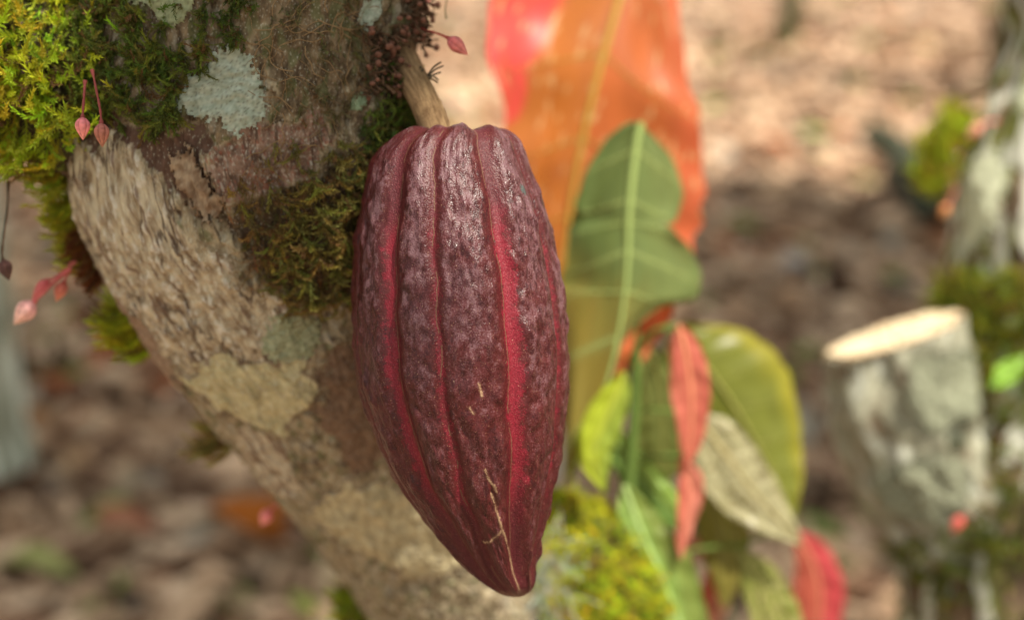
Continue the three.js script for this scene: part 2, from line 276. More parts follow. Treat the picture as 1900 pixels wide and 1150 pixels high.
// ------------------------------------------------------------------ moss
// one shoot, growing along +y and bending towards +z, with pointed leaflets all round
function mossShoot(len, bend, leaf, n, wid, seed) {
  reseed(seed); const pos = [], idx = [];
  const P = (t) => V(0.0, len * Math.sin(bend * t) / bend, len * (1 - Math.cos(bend * t)) / bend);
  const T = (t) => V(0, Math.cos(bend * t), Math.sin(bend * t));
  const tri = (a, b, c) => { const k = pos.length / 3; pos.push(a.x, a.y, a.z, b.x, b.y, b.z, c.x, c.y, c.z); idx.push(k, k + 1, k + 2); };
  for (let i = 0; i < 6; i++) { const a = P(i / 6), b = P((i + 1) / 6), w = V(leaf * 0.10, 0, 0), w2 = V(0, 0, leaf * 0.10); for (const q of [w, w2]) { tri(a.clone().sub(q), a.clone().add(q), b.clone().add(q)); tri(a.clone().sub(q), b.clone().add(q), b.clone().sub(q)); } }
  for (let i = 0; i < n; i++) {
    const t = 0.04 + 0.96 * (i + rnd() * 0.6) / n, a = i * 2.4 + rnd() * 0.6, p = P(t), tg = T(t), sx = V(1, 0, 0), sz = new THREE.Vector3().crossVectors(sx, tg);
    const o = sx.clone().multiplyScalar(Math.cos(a)).addScaledVector(sz, Math.sin(a)), ll = leaf * (0.7 + 0.6 * rnd()) * (1 - 0.45 * t);
    const dir = o.clone().multiplyScalar(0.8).addScaledVector(tg, 0.55 + 0.5 * t).normalize(), side = new THREE.Vector3().crossVectors(dir, tg).normalize().multiplyScalar(ll * wid);
    const mid = p.clone().addScaledVector(dir, ll * 0.4), tip = p.clone().addScaledVector(dir, ll).addScaledVector(tg, ll * 0.15);
    tri(p, mid.clone().add(side), tip); tri(p, tip, mid.clone().sub(side));
  }
  const g = new THREE.BufferGeometry(); g.setAttribute('position', new THREE.Float32BufferAttribute(pos, 3)); g.setIndex(idx); g.computeVertexNormals(); return g;
}
const mossMat = phys({ color: 0xffffff, roughness: 0.9, transmission: 0.35, thickness: 0 });
const SHOOT = { long: [1, 2, 3].map((k) => mossShoot(0.020, 0.9 + 0.5 * k, 0.0030, 44, 0.16, k)), mid: [4, 5].map((k) => mossShoot(0.010, 0.8 + 0.2 * k, 0.0024, 26, 0.17, k)), tuft: [6, 7].map((k) => mossShoot(0.006, 0.9, 0.0022, 15, 0.14, k)), wisp: [8, 9].map((k) => mossShoot(0.016, 1.6, 0.0011, 16, 0.25, k)) };
const DOWN = V(0, -1, 0);
const basis = (p, y, sc, spin, zref) => { const Y = y.clone().normalize(); let Z = zref ? zref.clone().addScaledVector(Y, -zref.dot(Y)) : V(rnd() - 0.5, rnd() - 0.5, rnd() - 0.5); Z.addScaledVector(Y, -Z.dot(Y)).normalize(); const X = new THREE.Vector3().crossVectors(Y, Z); const q = new THREE.Matrix4().makeBasis(X, Y, Z); if (spin) q.multiply(new THREE.Matrix4().makeRotationY(spin)); return q.scale(V(sc, sc, sc)).setPosition(p); };
// scatter shoots over an outline on a limb; out, down: how far a shoot leaves the bark and how far it hangs
function mossOn(name, limb, height, q, n, kinds, o, parent = tree) {
  reseed(o.seed); const b = polyBox(q), lists = kinds.map(() => [[], []]); let made = 0, tries = 0;
  while (made < n && tries++ < n * 30) {
    const x = rr(b[0], b[1]), s = rr(b[2], b[3]), d = -polyDist(q, x, s), cl = fbm(x * 110, s * 110, o.seed, 2);
    if (d + 0.003 * noise(x * 300, s * 300, o.seed) + (o.ragged ?? 0.006) * noise(x * 80, s * 80, o.seed + 4) < 0 || cl < (o.gap ?? -1)) continue;
    const th = x / DEGM * RAD, e = limb.point(s, th, height(s, th) + (o.lift ?? 0) * (0.5 + rnd()) + (o.mound ?? 0) * clamp(d * 120) * (0.6 + 0.6 * cl));
    const y = e.n.clone().multiplyScalar(o.out).addScaledVector(DOWN, o.down).add(V(rr(-1, 1), rr(-1, 1), rr(-1, 1)).multiplyScalar(o.wild ?? 0.4));
    const k = Math.floor(rnd() * kinds.length), sc = rr(o.size[0], o.size[1]), tint = rnd();
    lists[k][0].push(basis(e.p, y, sc, rr(-0.9, 0.9), o.curl ? e.n.clone().addScaledVector(DOWN, -0.3) : null)); lists[k][1].push(rnd() < 0.09 ? [0.17, 0.09, 0.028] : mix3(o.c0, o.c1, clamp(tint * 0.7 + 0.3 + 0.5 * cl - 0.2)).map((v) => v * rr(0.75, 1.2))); made++;
  }
  lists.forEach((l, i) => { if (l[0].length) copies(name, kinds[i], mossMat, l[0], l[1], parent, { kind: 'stuff' }); });
}
const LIME0 = [0.24, 0.31, 0.012], LIME1 = [0.66, 0.70, 0.03], DK0 = [0.045, 0.075, 0.010], DK1 = [0.16, 0.20, 0.025], OLV0 = [0.09, 0.075, 0.018], OLV1 = [0.26, 0.20, 0.045];
mossOn('hanging_moss', branch, branchH, area(0.055, -70, 0.055, 10, 0.062, 30, 0.072, 55, 0.16, 70, 0.2, 60, 0.2, -80, 0.1, -90), 1150, SHOOT.long, { seed: 3, gap: -0.12, out: 0.5, down: 0.85, size: [0.7, 1.5], c0: LIME0, c1: LIME1, curl: true, lift: 0.002, mound: 0.007 });
mossOn('hanging_moss', branch, branchH, area(0.055, -90, 0.055, 20, 0.066, 62, 0.07, 95, 0.2, 100, 0.2, -90), 1500, SHOOT.mid, { seed: 5, out: 0.7, down: 0.5, size: [0.6, 1.2], c0: DK1, c1: LIME1, curl: true, lift: 0.001, mound: 0.005 });
mossOn('dark_moss', trunk, barkH, area(0.118, -60, 0.126, -36, 0.138, -20, 0.140, -2, 0.150, -4, 0.158, -10, 0.170, -12, 0.174, -22, 0.172, -40, 0.166, -60), 1700, [...SHOOT.mid, ...SHOOT.tuft], { seed: 7, out: 0.8, down: 0.45, size: [0.5, 1.05], c0: DK0, c1: [0.22, 0.25, 0.03], gap: 0.0, lift: 0.0006 });
mossOn('dark_moss', trunk, barkH, area(0.108, -4, 0.112, 8, 0.142, 12, 0.145, 4, 0.135, -6), 500, SHOOT.tuft, { seed: 9, out: 0.8, down: 0.45, size: [0.5, 0.9], c0: DK0, c1: DK1, gap: -0.05 });
mossOn('edge_moss', trunk, barkH, area(0.145, 62, 0.150, 88, 0.19, 95, 0.23, 80, 0.22, 48, 0.19, 52, 0.165, 52), 1700, [...SHOOT.mid, ...SHOOT.tuft], { seed: 11, out: 0.9, down: 0.3, size: [0.5, 1.0], c0: DK0, c1: [0.20, 0.24, 0.03], gap: -0.25, lift: 0.0006 });
mossOn('olive_moss', trunk, barkH, area(0.184, 2, 0.180, 25, 0.170, 50, 0.242, 54, 0.238, 24, 0.230, 8, 0.208, 0), 620, [...SHOOT.tuft, ...SHOOT.wisp], { seed: 13, out: 0.8, down: 0.5, size: [0.5, 1.1], c0: OLV0, c1: OLV1, gap: 0.04, lift: 0.0004, ragged: 0.012 });
mossOn('olive_moss', trunk, barkH, area(0.182, 6, 0.178, 25, 0.168, 50, 0.240, 54, 0.236, 26, 0.228, 10, 0.206, 4), 520, SHOOT.mid, { seed: 14, out: 0.7, down: 0.7, size: [0.6, 1.2], c0: OLV0, c1: [0.36, 0.30, 0.06], gap: 0.16, lift: 0.001, mound: 0.006, ragged: 0.012 });
mossOn('brown_debris', trunk, barkH, area(0.186, 2, 0.182, 25, 0.172, 50, 0.238, 52, 0.234, 24, 0.226, 8, 0.208, 2), 160, SHOOT.wisp, { seed: 16, out: 0.6, down: 0.6, size: [0.5, 1.0], c0: [0.16, 0.06, 0.02], c1: [0.34, 0.15, 0.05], gap: -0.1, lift: 0.001, ragged: 0.012 });
mossOn('olive_moss', trunk, barkH, area(0.12, 14, 0.115, 50, 0.150, 58, 0.166, 40, 0.166, 20, 0.145, 14), 420, [...SHOOT.tuft, ...SHOOT.wisp], { seed: 15, out: 0.45, down: 0.6, size: [0.4, 0.8], c0: OLV0, c1: [0.22, 0.19, 0.08], gap: 0.0 });
// moss sprigs on the shaded left edge of the trunk
for (const [s0, s1, a0, a1, n, sd, c0, c1] of [[0.176, 0.192, -96, -78, 130, 21, DK1, LIME1], [0.198, 0.226, -108, -84, 420, 22, [0.24, 0.15, 0.015], LIME1], [0.246, 0.268, -104, -84, 240, 23, [0.24, 0.24, 0.012], LIME1], [0.318, 0.334, -100, -86, 70, 24, OLV1, [0.5, 0.42, 0.12]], [0.456, 0.476, -102, -80, 140, 25, DK1, LIME1]])
  mossOn('moss_sprig', trunk, barkH, area(s0, a0, s0, a1, s1, a1, s1, a0), n, SHOOT.mid, { seed: sd, out: 0.8, down: 0.7, size: [0.9, 1.9], c0, c1, curl: true, lift: 0.004 });
mossOn('brown_moss', trunk, barkH, area(0.206, -100, 0.206, -80, 0.226, -76, 0.23, -100), 420, SHOOT.tuft, { seed: 27, out: 0.9, down: 0.4, size: [0.8, 1.6], c0: [0.10, 0.03, 0.008], c1: [0.30, 0.11, 0.02], lift: 0.003 });
// thin dry threads and rootlets creeping over the bark
{
  reseed(31); const gs = [];
  for (let i = 0; i < 150; i++) { let s, a; if (i < 100) { s = rr(0.115, 0.175); a = rr(12, 60); } else { s = rr(0.186, 0.236); a = rr(0, 50); }
    const pts = []; let dir = rr(0, 6.28); for (let k = 0; k < 6; k++) { pts.push(trunk.point(s, a * RAD, barkH(s, a * RAD) + rr(0.0002, 0.0014)).p); dir += rr(-0.9, 0.9); s += Math.cos(dir) * 0.0026; a += Math.sin(dir) * 2.6; }
    gs.push(tube(pts, rr(0.00009, 0.00022), 14, 4)); }
  part('dry_threads', mergeGeometries(gs), std({ color: rgb(0.26, 0.17, 0.085), roughness: 0.9 }), tree, { kind: 'stuff' });
}
// cushion of old flower stalks where the pod's stem leaves the bark
{
  reseed(37); const gs = [], knobs = [];
  for (let i = 0; i < 330; i++) { const up = i < 190, s = up ? rr(0.108, 0.136) : rr(0.134, 0.156), a = up ? rr(62, 92) : rr(48, 66), e = trunk.point(s, a * RAD, barkH(s, a * RAD) + rr(0, 0.005));
    const d = e.n.clone().add(V(rr(-1, 1), rr(-1, 1), rr(-1, 1)).multiplyScalar(0.8)).normalize(), l = rr(0.002, 0.0065), q = e.p.clone().addScaledVector(d, l * 0.5).add(V(rr(-1, 1), rr(-1, 1), rr(-1, 1)).multiplyScalar(0.0012)), r = rr(0.0002, 0.00045);
    const end = e.p.clone().addScaledVector(d, l).addScaledVector(DOWN, rr(0, 0.002)); gs.push(tube([e.p, q, end], (t) => r * (t > 0.85 ? 1.7 : 1), 7, 5));
    if (i % 3 === 0) { const k = new THREE.IcosahedronGeometry(rr(0.0007, 0.0015), 1); k.scale(1, rr(0.7, 1.4), 1); k.translate(end.x, end.y, end.z); knobs.push(k); } }
  const c = part('flower_cushion', mergeGeometries(gs), std({ color: rgb(0.095, 0.055, 0.032), roughness: 0.9 }), tree, { kind: 'stuff' });
  part('bud_scales', mergeGeometries(knobs), std({ color: rgb(0.16, 0.075, 0.05), roughness: 0.85 }), tree, { kind: 'stuff' });
}
// ------------------------------------------------------------------ the pod
const PD = 0.5, PX = px(PD);
const podAxis = [[200, 852], [250, 846], [300, 836], [400, 842], [500, 848], [600, 854], [700, 860], [800, 871], [900, 885], [1000, 909], [1050, 926], [1106, 956]];
const podProfile = [[264, 6], [256, 16], [246, 36], [241, 58], [241, 82], [250, 105], [270, 127], [300, 144], [350, 162], [400, 174], [450, 183], [500, 190], [550, 195], [600, 198], [650, 198.5], [700, 195], [750, 187], [800, 176], [850, 162], [900, 144], [950, 121], [1000, 97], [1050, 71], [1080, 51], [1096, 33], [1104, 16], [1107, 1]];
{ let k = 0; podProfile.forEach((r, i) => { if (i) k += Math.hypot(r[0] - podProfile[i - 1][1], r[1] - podProfile[i - 1][2]); r.unshift(k); }); }
const podLen = podProfile[podProfile.length - 1][0];
const GROOVES = [[-73, 0], [-36, 1], [-9, 0], [29, 1], [66, 0], [104, 1], [140, 0], [176, 1], [213, 0], [250, 1]];
const grooveAt = (deg, yy) => { let best = null, bd = 999; const wob = 1.3 * noise(deg * 0.01, yy * 0.008, 5) ; for (const g of GROOVES) { let d = deg + wob - g[0] - (yy - 600) * 0.004 * (g[0] > 0 && g[0] < 90 ? 1.6 : 0.6); d = ((d + 540) % 360) - 180; if (Math.abs(d) < Math.abs(bd)) { bd = d; best = g; } } return [bd, best[1]]; };
function podPoint(k, deg) {
  const [y, r] = table(podProfile, k), [y2, r2] = table(podProfile, Math.min(podLen, k + 3)), [y1, r1] = table(podProfile, Math.max(0, k - 3));
  let ny = -(r2 - r1), nr = y2 - y1; const l = Math.hypot(ny, nr) || 1; ny /= l; nr /= l;
  const [gd, deep] = grooveAt(deg, y), a = gd * RAD * Math.max(r, 60), c = Math.cos(deg * RAD), s = Math.sin(deg * RAD), fade = sstep(15, 75, k) * sstep(0, 120, podLen - k);
  const w = deep ? 19 : 9.5, D = deep ? 12 : 6.5, broad = deep ? 34 : 26;
  let h = -(D * Math.exp(-Math.pow(Math.abs(a) / w, 2.4)) + (deep ? 5 : 3.8) * Math.exp(-Math.pow(a / broad, 2))) * fade * mix(0.6, 1, sstep(245, 380, y));
  h += 3 * sstep(330, 245, y) * sstep(8, 26, Math.abs(a)) * sstep(45, 95, r) * fade;  // shoulders swell between the furrows
  const rib = sstep(10, 26, Math.abs(a)) * fade;
  // warts and wrinkles run along the ribs
  h += rib * (6.0 * fbm(c * 2.8, s * 2.8, y * 0.008, 3) + 5.2 * Math.max(0, noise(c * 5.2, s * 5.2, y * 0.015)) * sstep(300, 420, y) + 0.9 * noiseB(c * 12, s * 12, y * 0.028)) + 0.55 * fbm(c * 20, s * 20, y * 0.08, 2);
  return { y: y + ny * h, r: Math.max(0.2, r + nr * h), a, deep, y0: y };
}
const SCARS = [[[9.5, 852], [11, 868], [13, 878]], [[14, 878], [15, 890]], [[12, 895], [13.5, 915], [15, 945], [16, 962]], [[16, 962], [11, 972], [4, 985], [-4, 992]], [[16, 962], [20, 985], [25, 1015], [28, 1045], [27, 1070], [25, 1090]], [[10, 700], [11, 722]], [[4, 742], [6, 752]]];
const scarDist = (deg, y) => { let d = 99; const [, r] = [0, podR(y)]; for (const p of SCARS) for (let i = 0; i + 1 < p.length; i++) { const ax = p[i][0] * RAD * r, ay = p[i][1], bx = p[i + 1][0] * RAD * r, by = p[i + 1][1], x = deg * RAD * r, ex = bx - ax, ey = by - ay, t = clamp(((x - ax) * ex + (y - ay) * ey) / (ex * ex + ey * ey)); d = Math.min(d, Math.hypot(x - ax - ex * t, y - ay - ey * t)); } return d; };
const podRY = podProfile.slice(4).map((r) => [r[1], r[2]]);
const podR = (y) => table(podRY, y)[0];
const podSurf = new Float32Array(2048 * 2048); // roughness is kept from the colour pass
const podTex = dataTex(2048, 2048, (u, v, ix, iy) => {
  const k = v * podLen, deg = (u - 0.5) * 360, [y, r] = table(podProfile, k), [gd, deep] = grooveAt(deg, y), a = gd * RAD * Math.max(r, 60), c = Math.cos(deg * RAD), s = Math.sin(deg * RAD);
  const fine = noise(c * 52, s * 52, y * 0.27), fine2 = noiseB(c * 105, s * 105, y * 0.55), mid = fbm(c * 9, s * 9, y * 0.035, 3), patch = fbm(c * 3.4, s * 3.4, y * 0.013, 3), str = noise(c * 26, s * 26, y * 0.03);
  // husk under the bloom
  let col = mix3([0.022, 0.0022, 0.0028], [0.085, 0.009, 0.009], clamp(0.5 + 0.6 * mid + 0.25 * fine));
  // waxy grey lilac bloom, worn into grains and patches on the ribs; thinned on the left lobe as painted shade
  const wear = mix(0.60, 0.26, sstep(420, 860, y));
  const bloom = clamp(wear + 0.42 * patch + 0.42 * mid + 0.30 * fine + 0.24 * fine2 + 0.12 * str) * sstep(deep ? 16 : 7, deep ? 40 : 24, Math.abs(a) + 16 * mid + 5 * fine) * mix(0.25, 1, sstep(-78, -50, deg + 14 * mid));
  col = mix3(col, [0.140, 0.072, 0.082], sstep(0.3, 1.05, bloom) * 0.85);
  // bloom rubbed off in small streaky pits
  col = mix3(col, [0.030, 0.003, 0.004], sstep(0.38, 0.6, noiseB(c * 17 + 3, s * 17, y * 0.045) + 0.25 * fine) * sstep(-0.1, 0.25, noise(c * 2 + 6, s * 2, y * 0.006)) * 0.9);
  if (Math.hypot((deg - 52) * 3.4, y - 362) < 9 + 4 * fine) col = mix3(col, [0.05, 0.075, 0.07], 0.8);
  // bare crimson skin along the furrows
  const gw = deep ? (deg < 0 ? 9 : 12) : 3.5, on = sstep(gw + 7, gw - 5, Math.abs(a - (deep ? 6 * Math.sign(deg) : 0)) + 13 * mid + 6 * fine + 4 * patch), span = sstep(380, 470, y + 40 * patch) * sstep(980, 850, y + 40 * patch);
  const red = mix3([0.055, 0.0035, 0.006], [0.19, 0.003, 0.013], (deep ? 1 : 0.62) * span * clamp(0.72 + 0.35 * fine2 + 0.2 * fine));
  col = mix3(col, red, on);
  if (on > 0.5 && fine2 > 0.72) col = mix3(col, [0.50, 0.12, 0.14], 0.6);  // pinkish glints painted as specks into the colour
  // corky seam lines in the furrows, dots and scars
  const seam = Math.abs(a + 2.2 * noise(deg * 0.02, y * 0.03, 8) + (deep ? 6 * Math.sign(deg) : 0)); if (seam < 1.1 && noise(deg * 0.05, y * 0.02, 3) > (deep ? -0.4 : 0.1)) col = mix3(col, [0.11, 0.055, 0.028], 0.8);
  if (noise(c * 60 + 4, s * 60, y * 0.33) > 0.86) col = mix3(col, [0.42, 0.30, 0.17], 0.8);
  const sd = y > 650 && Math.abs(deg) < 60 ? scarDist(deg, y) + 1.6 * fine : 9; if (sd < 3.4) col = mix3(col, [0.09, 0.035, 0.02], 0.6); if (sd < 1.5 + 2.2 * mid + 0.8 * fine2) col = mix3(col, [0.28, 0.18, 0.10], 0.85);
  if (y > 1088) col = mix3(col, [0.20, 0.11, 0.07], sstep(1088, 1104, y + 8 * fine) * 0.8);
  podSurf[iy * 2048 + ix] = clamp(0.37 + 0.06 * bloom + 0.14 * mid + 0.10 * fine + 0.2 * on);
  return col;
}, true);
const podRough = dataTex(2048, 2048, (u, v, x, y) => { const q = podSurf[y * 2048 + x]; return [q, q, q]; }, false);
const podBump = dataTex(2048, 1024, (u, v) => { const c = Math.cos((u - 0.5) * 6.28318), s = Math.sin((u - 0.5) * 6.28318), y = v * podLen; const deg = (u - 0.5) * 360, yy = table(podProfile, y)[0], sd = yy > 650 && Math.abs(deg) < 60 ? scarDist(deg, yy) : 9; return 0.42 + 0.24 * noise(c * 52, s * 52, y * 0.27) + 0.18 * noiseB(c * 105, s * 105, y * 0.55) + 0.10 * noise(c * 32, s * 32, y * 0.17) + 0.4 * sstep(3.2, 1, sd); }, false, 1);
const pod = thing('cacao_pod', 'large ribbed dark red cacao pod with waxy bloom hanging by a woody stem', 'pod', at(852, 250, PD));
const podAt = (k, deg) => { const q = podPoint(k, deg), cx = table(podAxis, q.y)[0]; return at(cx, q.y, PD).addScaledVector(RIGHT, q.r * PX * Math.sin(deg * RAD)).addScaledVector(FRONT, q.r * PX * Math.cos(deg * RAD)); };
part('husk', gridGeo(560, 460, (u, v) => [podAt(v * podLen, (u - 0.5) * 360), [u, v]], true), phys({ map: podTex, roughnessMap: podRough, roughness: 1, bumpMap: podBump, bumpScale: 0.00026, ior: 1.5, specularIntensity: 0.55 }), pod);
{
  const tx = dataTex(256, 512, (u, v) => { const c = Math.cos(u * 6.28), s = Math.sin(u * 6.28), m = fbm(c * 3, s * 3, v * 6, 4), f = noise(c * 12, s * 12, v * 40); return mix3([0.17, 0.095, 0.045], [0.38, 0.25, 0.125], clamp(0.5 + 0.8 * m + 0.25 * f)); }, true);
  const pts = [at(722, 60, 0.535), at(742, 105, 0.520), at(772, 160, 0.508), at(798, 212, 0.500), at(811, 250, 0.498), at(815, 266, 0.498)];
  part('stem', tube(pts, (t) => 0.0062 + 0.0012 * sstep(0.45, 0.1, t) + 0.0016 * sstep(0.84, 0.97, t), 90, 40, (t, a, p) => 0.0004 * fbm(p.x * 300, p.y * 300, p.z * 300, 3) + 0.00015 * noise(Math.cos(a), Math.sin(a), t * 60)), std({ map: tx, roughness: 0.8, bumpMap: barkBump, bumpScale: 0.0005 }), pod, { label: 'tan woody stem' });
  // a few dead flower stalks still cling to the stem
  reseed(41); for (let i = 0; i < 9; i++) { const b = at(782 + rr(-10, 12), 128 + rr(-12, 26), 0.507), e = b.clone().add(V(rr(-0.001, 0.008), rr(-0.003, 0.006), rr(0, 0.004))); part('dead_stalk', tube([b, b.clone().lerp(e, 0.5).add(V(0, 0.0008, 0)), e], 0.00038, 6, 5), std({ color: rgb(0.07, 0.055, 0.035), roughness: 0.9 }), pod); }
}

// ------------------------------------------------------------------ flower buds
const budMats = {}; const budMat = (r, g, b) => budMats[[r, g, b]] ??= phys({ color: rgb(r, g, b), roughness: 0.55, transmission: 0.2, thickness: 0 });
const budSkin = phys({ vertexColors: true, roughness: 0.6, transmission: 0.2, thickness: 0 });
function bud(label, stalk, base, tip, rad, c, cs, group = 'pink flower buds on the leaning trunk', ridge = 0.24) {
  const t = thing('flower_bud', label, 'bud', stalk[0], group), ax = tip.clone().sub(base), L = ax.length(), X = FRONT.clone().cross(ax).normalize(), Z = ax.clone().cross(X).normalize();
  const prof = [[0, 0.12], [0.08, 0.55], [0.22, 0.9], [0.38, 1], [0.58, 0.82], [0.78, 0.47], [0.93, 0.18], [1, 0.02]];
  part('bud', gridGeo(50, 28, (u, v) => { const a = u * 6.28318, seam = Math.abs(Math.cos(a * 2.5)), r = rad * table(prof, v)[0] * (1 + ridge * (Math.pow(seam, 0.6) - 0.7) * (0.5 + v)); const k = (0.72 + 0.28 * sstep(0.02, 0.3, seam)) * (1 + 0.25 * noise(u * 6, v * 5, rad * 9e4)); return [base.clone().addScaledVector(ax, v).addScaledVector(X, Math.cos(a) * r).addScaledVector(Z, Math.sin(a) * r), null, [c[0] * k, c[1] * k * (0.85 + 0.3 * v), c[2] * k]]; }, true), budSkin, t);
  part('stalk', tube([...stalk, base.clone().addScaledVector(ax, 0.03)], (q) => rad * (0.19 + 0.16 * sstep(0.86, 1, q) + 0.14 * sstep(0.12, 0, q) + 0.05 * noise(q * 7, rad * 9e4, 1)), 26, 8), budMat(...cs), t);
  return t;
}
const PINK = [0.88, 0.30, 0.28], ROSE = [0.70, 0.17, 0.16], STALK = [0.32, 0.07, 0.06];
bud('plump pink flower bud hanging straight down from the bright moss', [at(157, 150, 0.478), at(154, 190, 0.474)], at(152, 217, 0.473), at(153, 260, 0.473), 0.0027, PINK, STALK);
bud('withered tan and pink flower bud on a bent red stalk below the moss', [at(170, 130, 0.480), at(178, 168, 0.476), at(185, 205, 0.474)], at(187, 228, 0.473), at(189, 273, 0.473), 0.0026, [0.50, 0.19, 0.13], STALK, undefined, 0.45);
bud('largest pale pink flower bud hanging lowest beside the yellow moss sprig', [at(128, 500, 0.55), at(100, 522, 0.545), at(80, 542, 0.541)], at(62, 559, 0.54), at(24, 602, 0.538), 0.0041, [0.86, 0.50, 0.43], ROSE);
bud('slim rose flower bud just above the largest pale pink bud', [at(140, 485, 0.55), at(112, 507, 0.548), at(95, 518, 0.546)], at(90, 518, 0.546), at(58, 556, 0.544), 0.0026, ROSE, ROSE);
bud('small salmon flower bud pointing down under the yellow moss sprig', [at(132, 480, 0.552), at(124, 505, 0.552)], at(118, 522, 0.551), at(103, 560, 0.55), 0.0027, [0.68, 0.22, 0.15], ROSE);
bud('pink flower bud on a long red stalk above the pod stem', [at(760, 47, 0.525), at(790, 55, 0.515), at(818, 64, 0.508)], at(832, 70, 0.505), at(868, 102, 0.502), 0.0029, [0.66, 0.19, 0.17], [0.50, 0.10, 0.08]);
bud('tiny pink flower bud cut by the top edge of the picture', [at(770, -22, 0.53), at(780, -14, 0.528)], at(784, -8, 0.527), at(797, 6, 0.525), 0.0022, PINK, STALK);
bud('blurred pink flower bud peeping out below the trunk by the orange leaf', [at(520, 935, 0.66), at(505, 942, 0.66)], at(500, 946, 0.66), at(484, 976, 0.658), 0.0032, PINK, ROSE);
bud('shrivelled dark brown flower hanging on a thin thread at the picture edge', [at(14, 335, 0.52), at(12, 390, 0.522), at(6, 430, 0.522), at(2, 470, 0.522)], at(4, 482, 0.522), at(16, 520, 0.52), 0.0026, [0.10, 0.045, 0.035], [0.09, 0.055, 0.03], undefined, 0.6);
{
  const t = thing('dangling_thread', 'thin dry thread dangling at the top edge beside the red leaf', 'thread', at(826, -40, 0.52));
  part('thread', tube([at(826, -40, 0.52), at(829, -5, 0.52), at(826, 18, 0.519), at(828, 34, 0.519)], (v) => 0.00028 + 0.0003 * sstep(0.9, 1, v), 20, 5), std({ color: rgb(0.12, 0.11, 0.05), roughness: 0.9 }), t);
}

// ------------------------------------------------------------------ leaves
const leafMat = phys({ vertexColors: true, roughness: 0.82, transmission: 0.42, thickness: 0, clearcoat: 0.4, clearcoatRoughness: 0.34 });
const dryMat = phys({ vertexColors: true, roughness: 0.9, transmission: 0.15, thickness: 0 });
// rows: [midrib x, y, reach to its one side, to its other side, extra distance], in photo pixels at distance d; the sheet is folded at the midrib, arched and rippled by its veins
function leaf(name, parent, rows, d, o) {
  const n = rows.length, R = rows.map((r, i) => [i, r[0], r[1], r[2], r[3], r[4] || 0]), S = px(d), nu = o.nu ?? 44, nv = o.nv ?? 70;
  const C = (t) => { const q = table(R, t * (n - 1)); return at(q[0], q[1], d + q[4]); };
  const frame = (t) => { const c = C(t), T = C(Math.min(1, t + 0.01)).sub(C(Math.max(0, t - 0.01))).normalize(); let N = FRONT.clone().applyAxisAngle(UPV, o.turn ?? 0).applyAxisAngle(T, o.roll ?? 0); N.addScaledVector(T, -N.dot(T)).normalize(); return { c, T, N, L: N.clone().cross(T) }; };
  const nvn = o.veins ?? 9;
  const P = (t, x) => { const f = frame(t), q = table(R, t * (n - 1)), w = (x < 0 ? q[2] : q[3]) * S * (1 + 0.035 * noise(t * 13, x < 0 ? 3 : 8, (o.seed ?? 1) * 5)), ax = Math.abs(x), ph = t * nvn - ax * 0.55;
    const lift = (o.fold ?? 0.15) * ax * w + (o.arch ?? -0.2) * ax * ax * w + (o.ripple ?? 0.0005) * Math.cos(ph * 6.28318) * sstep(0.05, 0.5, ax) * Math.min(1, w * 60) + (o.wave ?? 0.003) * noise(t * 3, x * 1.4, (o.seed ?? 1) * 7) * ax + (o.hinge && x < -o.hinge[0] ? (ax - o.hinge[0]) * w * o.hinge[1] : 0);
    return f.c.addScaledVector(f.L, Math.max(0, w) * x).addScaledVector(f.N, lift); };
  const mat = o.mat ?? leafMat;
  const g = gridGeo(nu, nv, (u, v) => { const x = u * 2 - 1, ph = v * nvn - Math.abs(x) * 0.55, vein = sstep(0.13, 0.04, Math.abs(ph - Math.round(ph))) * sstep(0.04, 0.1, Math.abs(x)); let c = o.colour(v, x, (o.seed ?? 1));
    if (o.veinCol) c = mix3(c, o.veinCol, vein * 0.45 * (1 - Math.abs(x) * 0.6)); const m = 1 + 0.18 * fbm(v * 7, x * 4, (o.seed ?? 1) * 3, 3); return [P(v, x), null, c.map((k) => k * m)]; });
  const root = parent === scene ? thing(name, o.label, 'leaf', C(0)) : null, own = root ? part('blade', g, mat, root) : part(name, g, mat, parent, o.label ? { label: o.label } : undefined);
  const under = root ?? own;
  if (o.rib) { const pts = []; for (let i = 0; i <= 12; i++) { const t = i / 12 * 0.97, f = frame(t); pts.push(f.c.addScaledVector(f.N, o.rib * 0.35)); } part('midrib', tube(pts, (t) => o.rib * (1 - 0.75 * t), 40, 8), ribMat(o.ribCol), under); }
  if (o.sideVeins) for (let i = 1; i < nvn; i++) for (const sg of [-1, 1]) { const pts = []; for (let k = 0; k <= 6; k++) { const ax = k / 6 * 0.86, t = (i + ax * 0.55) / nvn; if (t > 0.97) break; const f = frame(t); pts.push(P(t, sg * ax).addScaledVector(f.N, o.rib * 0.1)); } if (pts.length > 3) part('side_vein', tube(pts, (t) => o.rib * 0.24 * (1 - 0.7 * t), 14, 5), ribMat(o.ribCol), under); }
  return { root, own, C, P };
}
const ribMats = {}; const ribMat = (c) => ribMats[c] ??= phys({ color: rgb(...c), roughness: 0.6, transmission: 0.2, thickness: 0 });
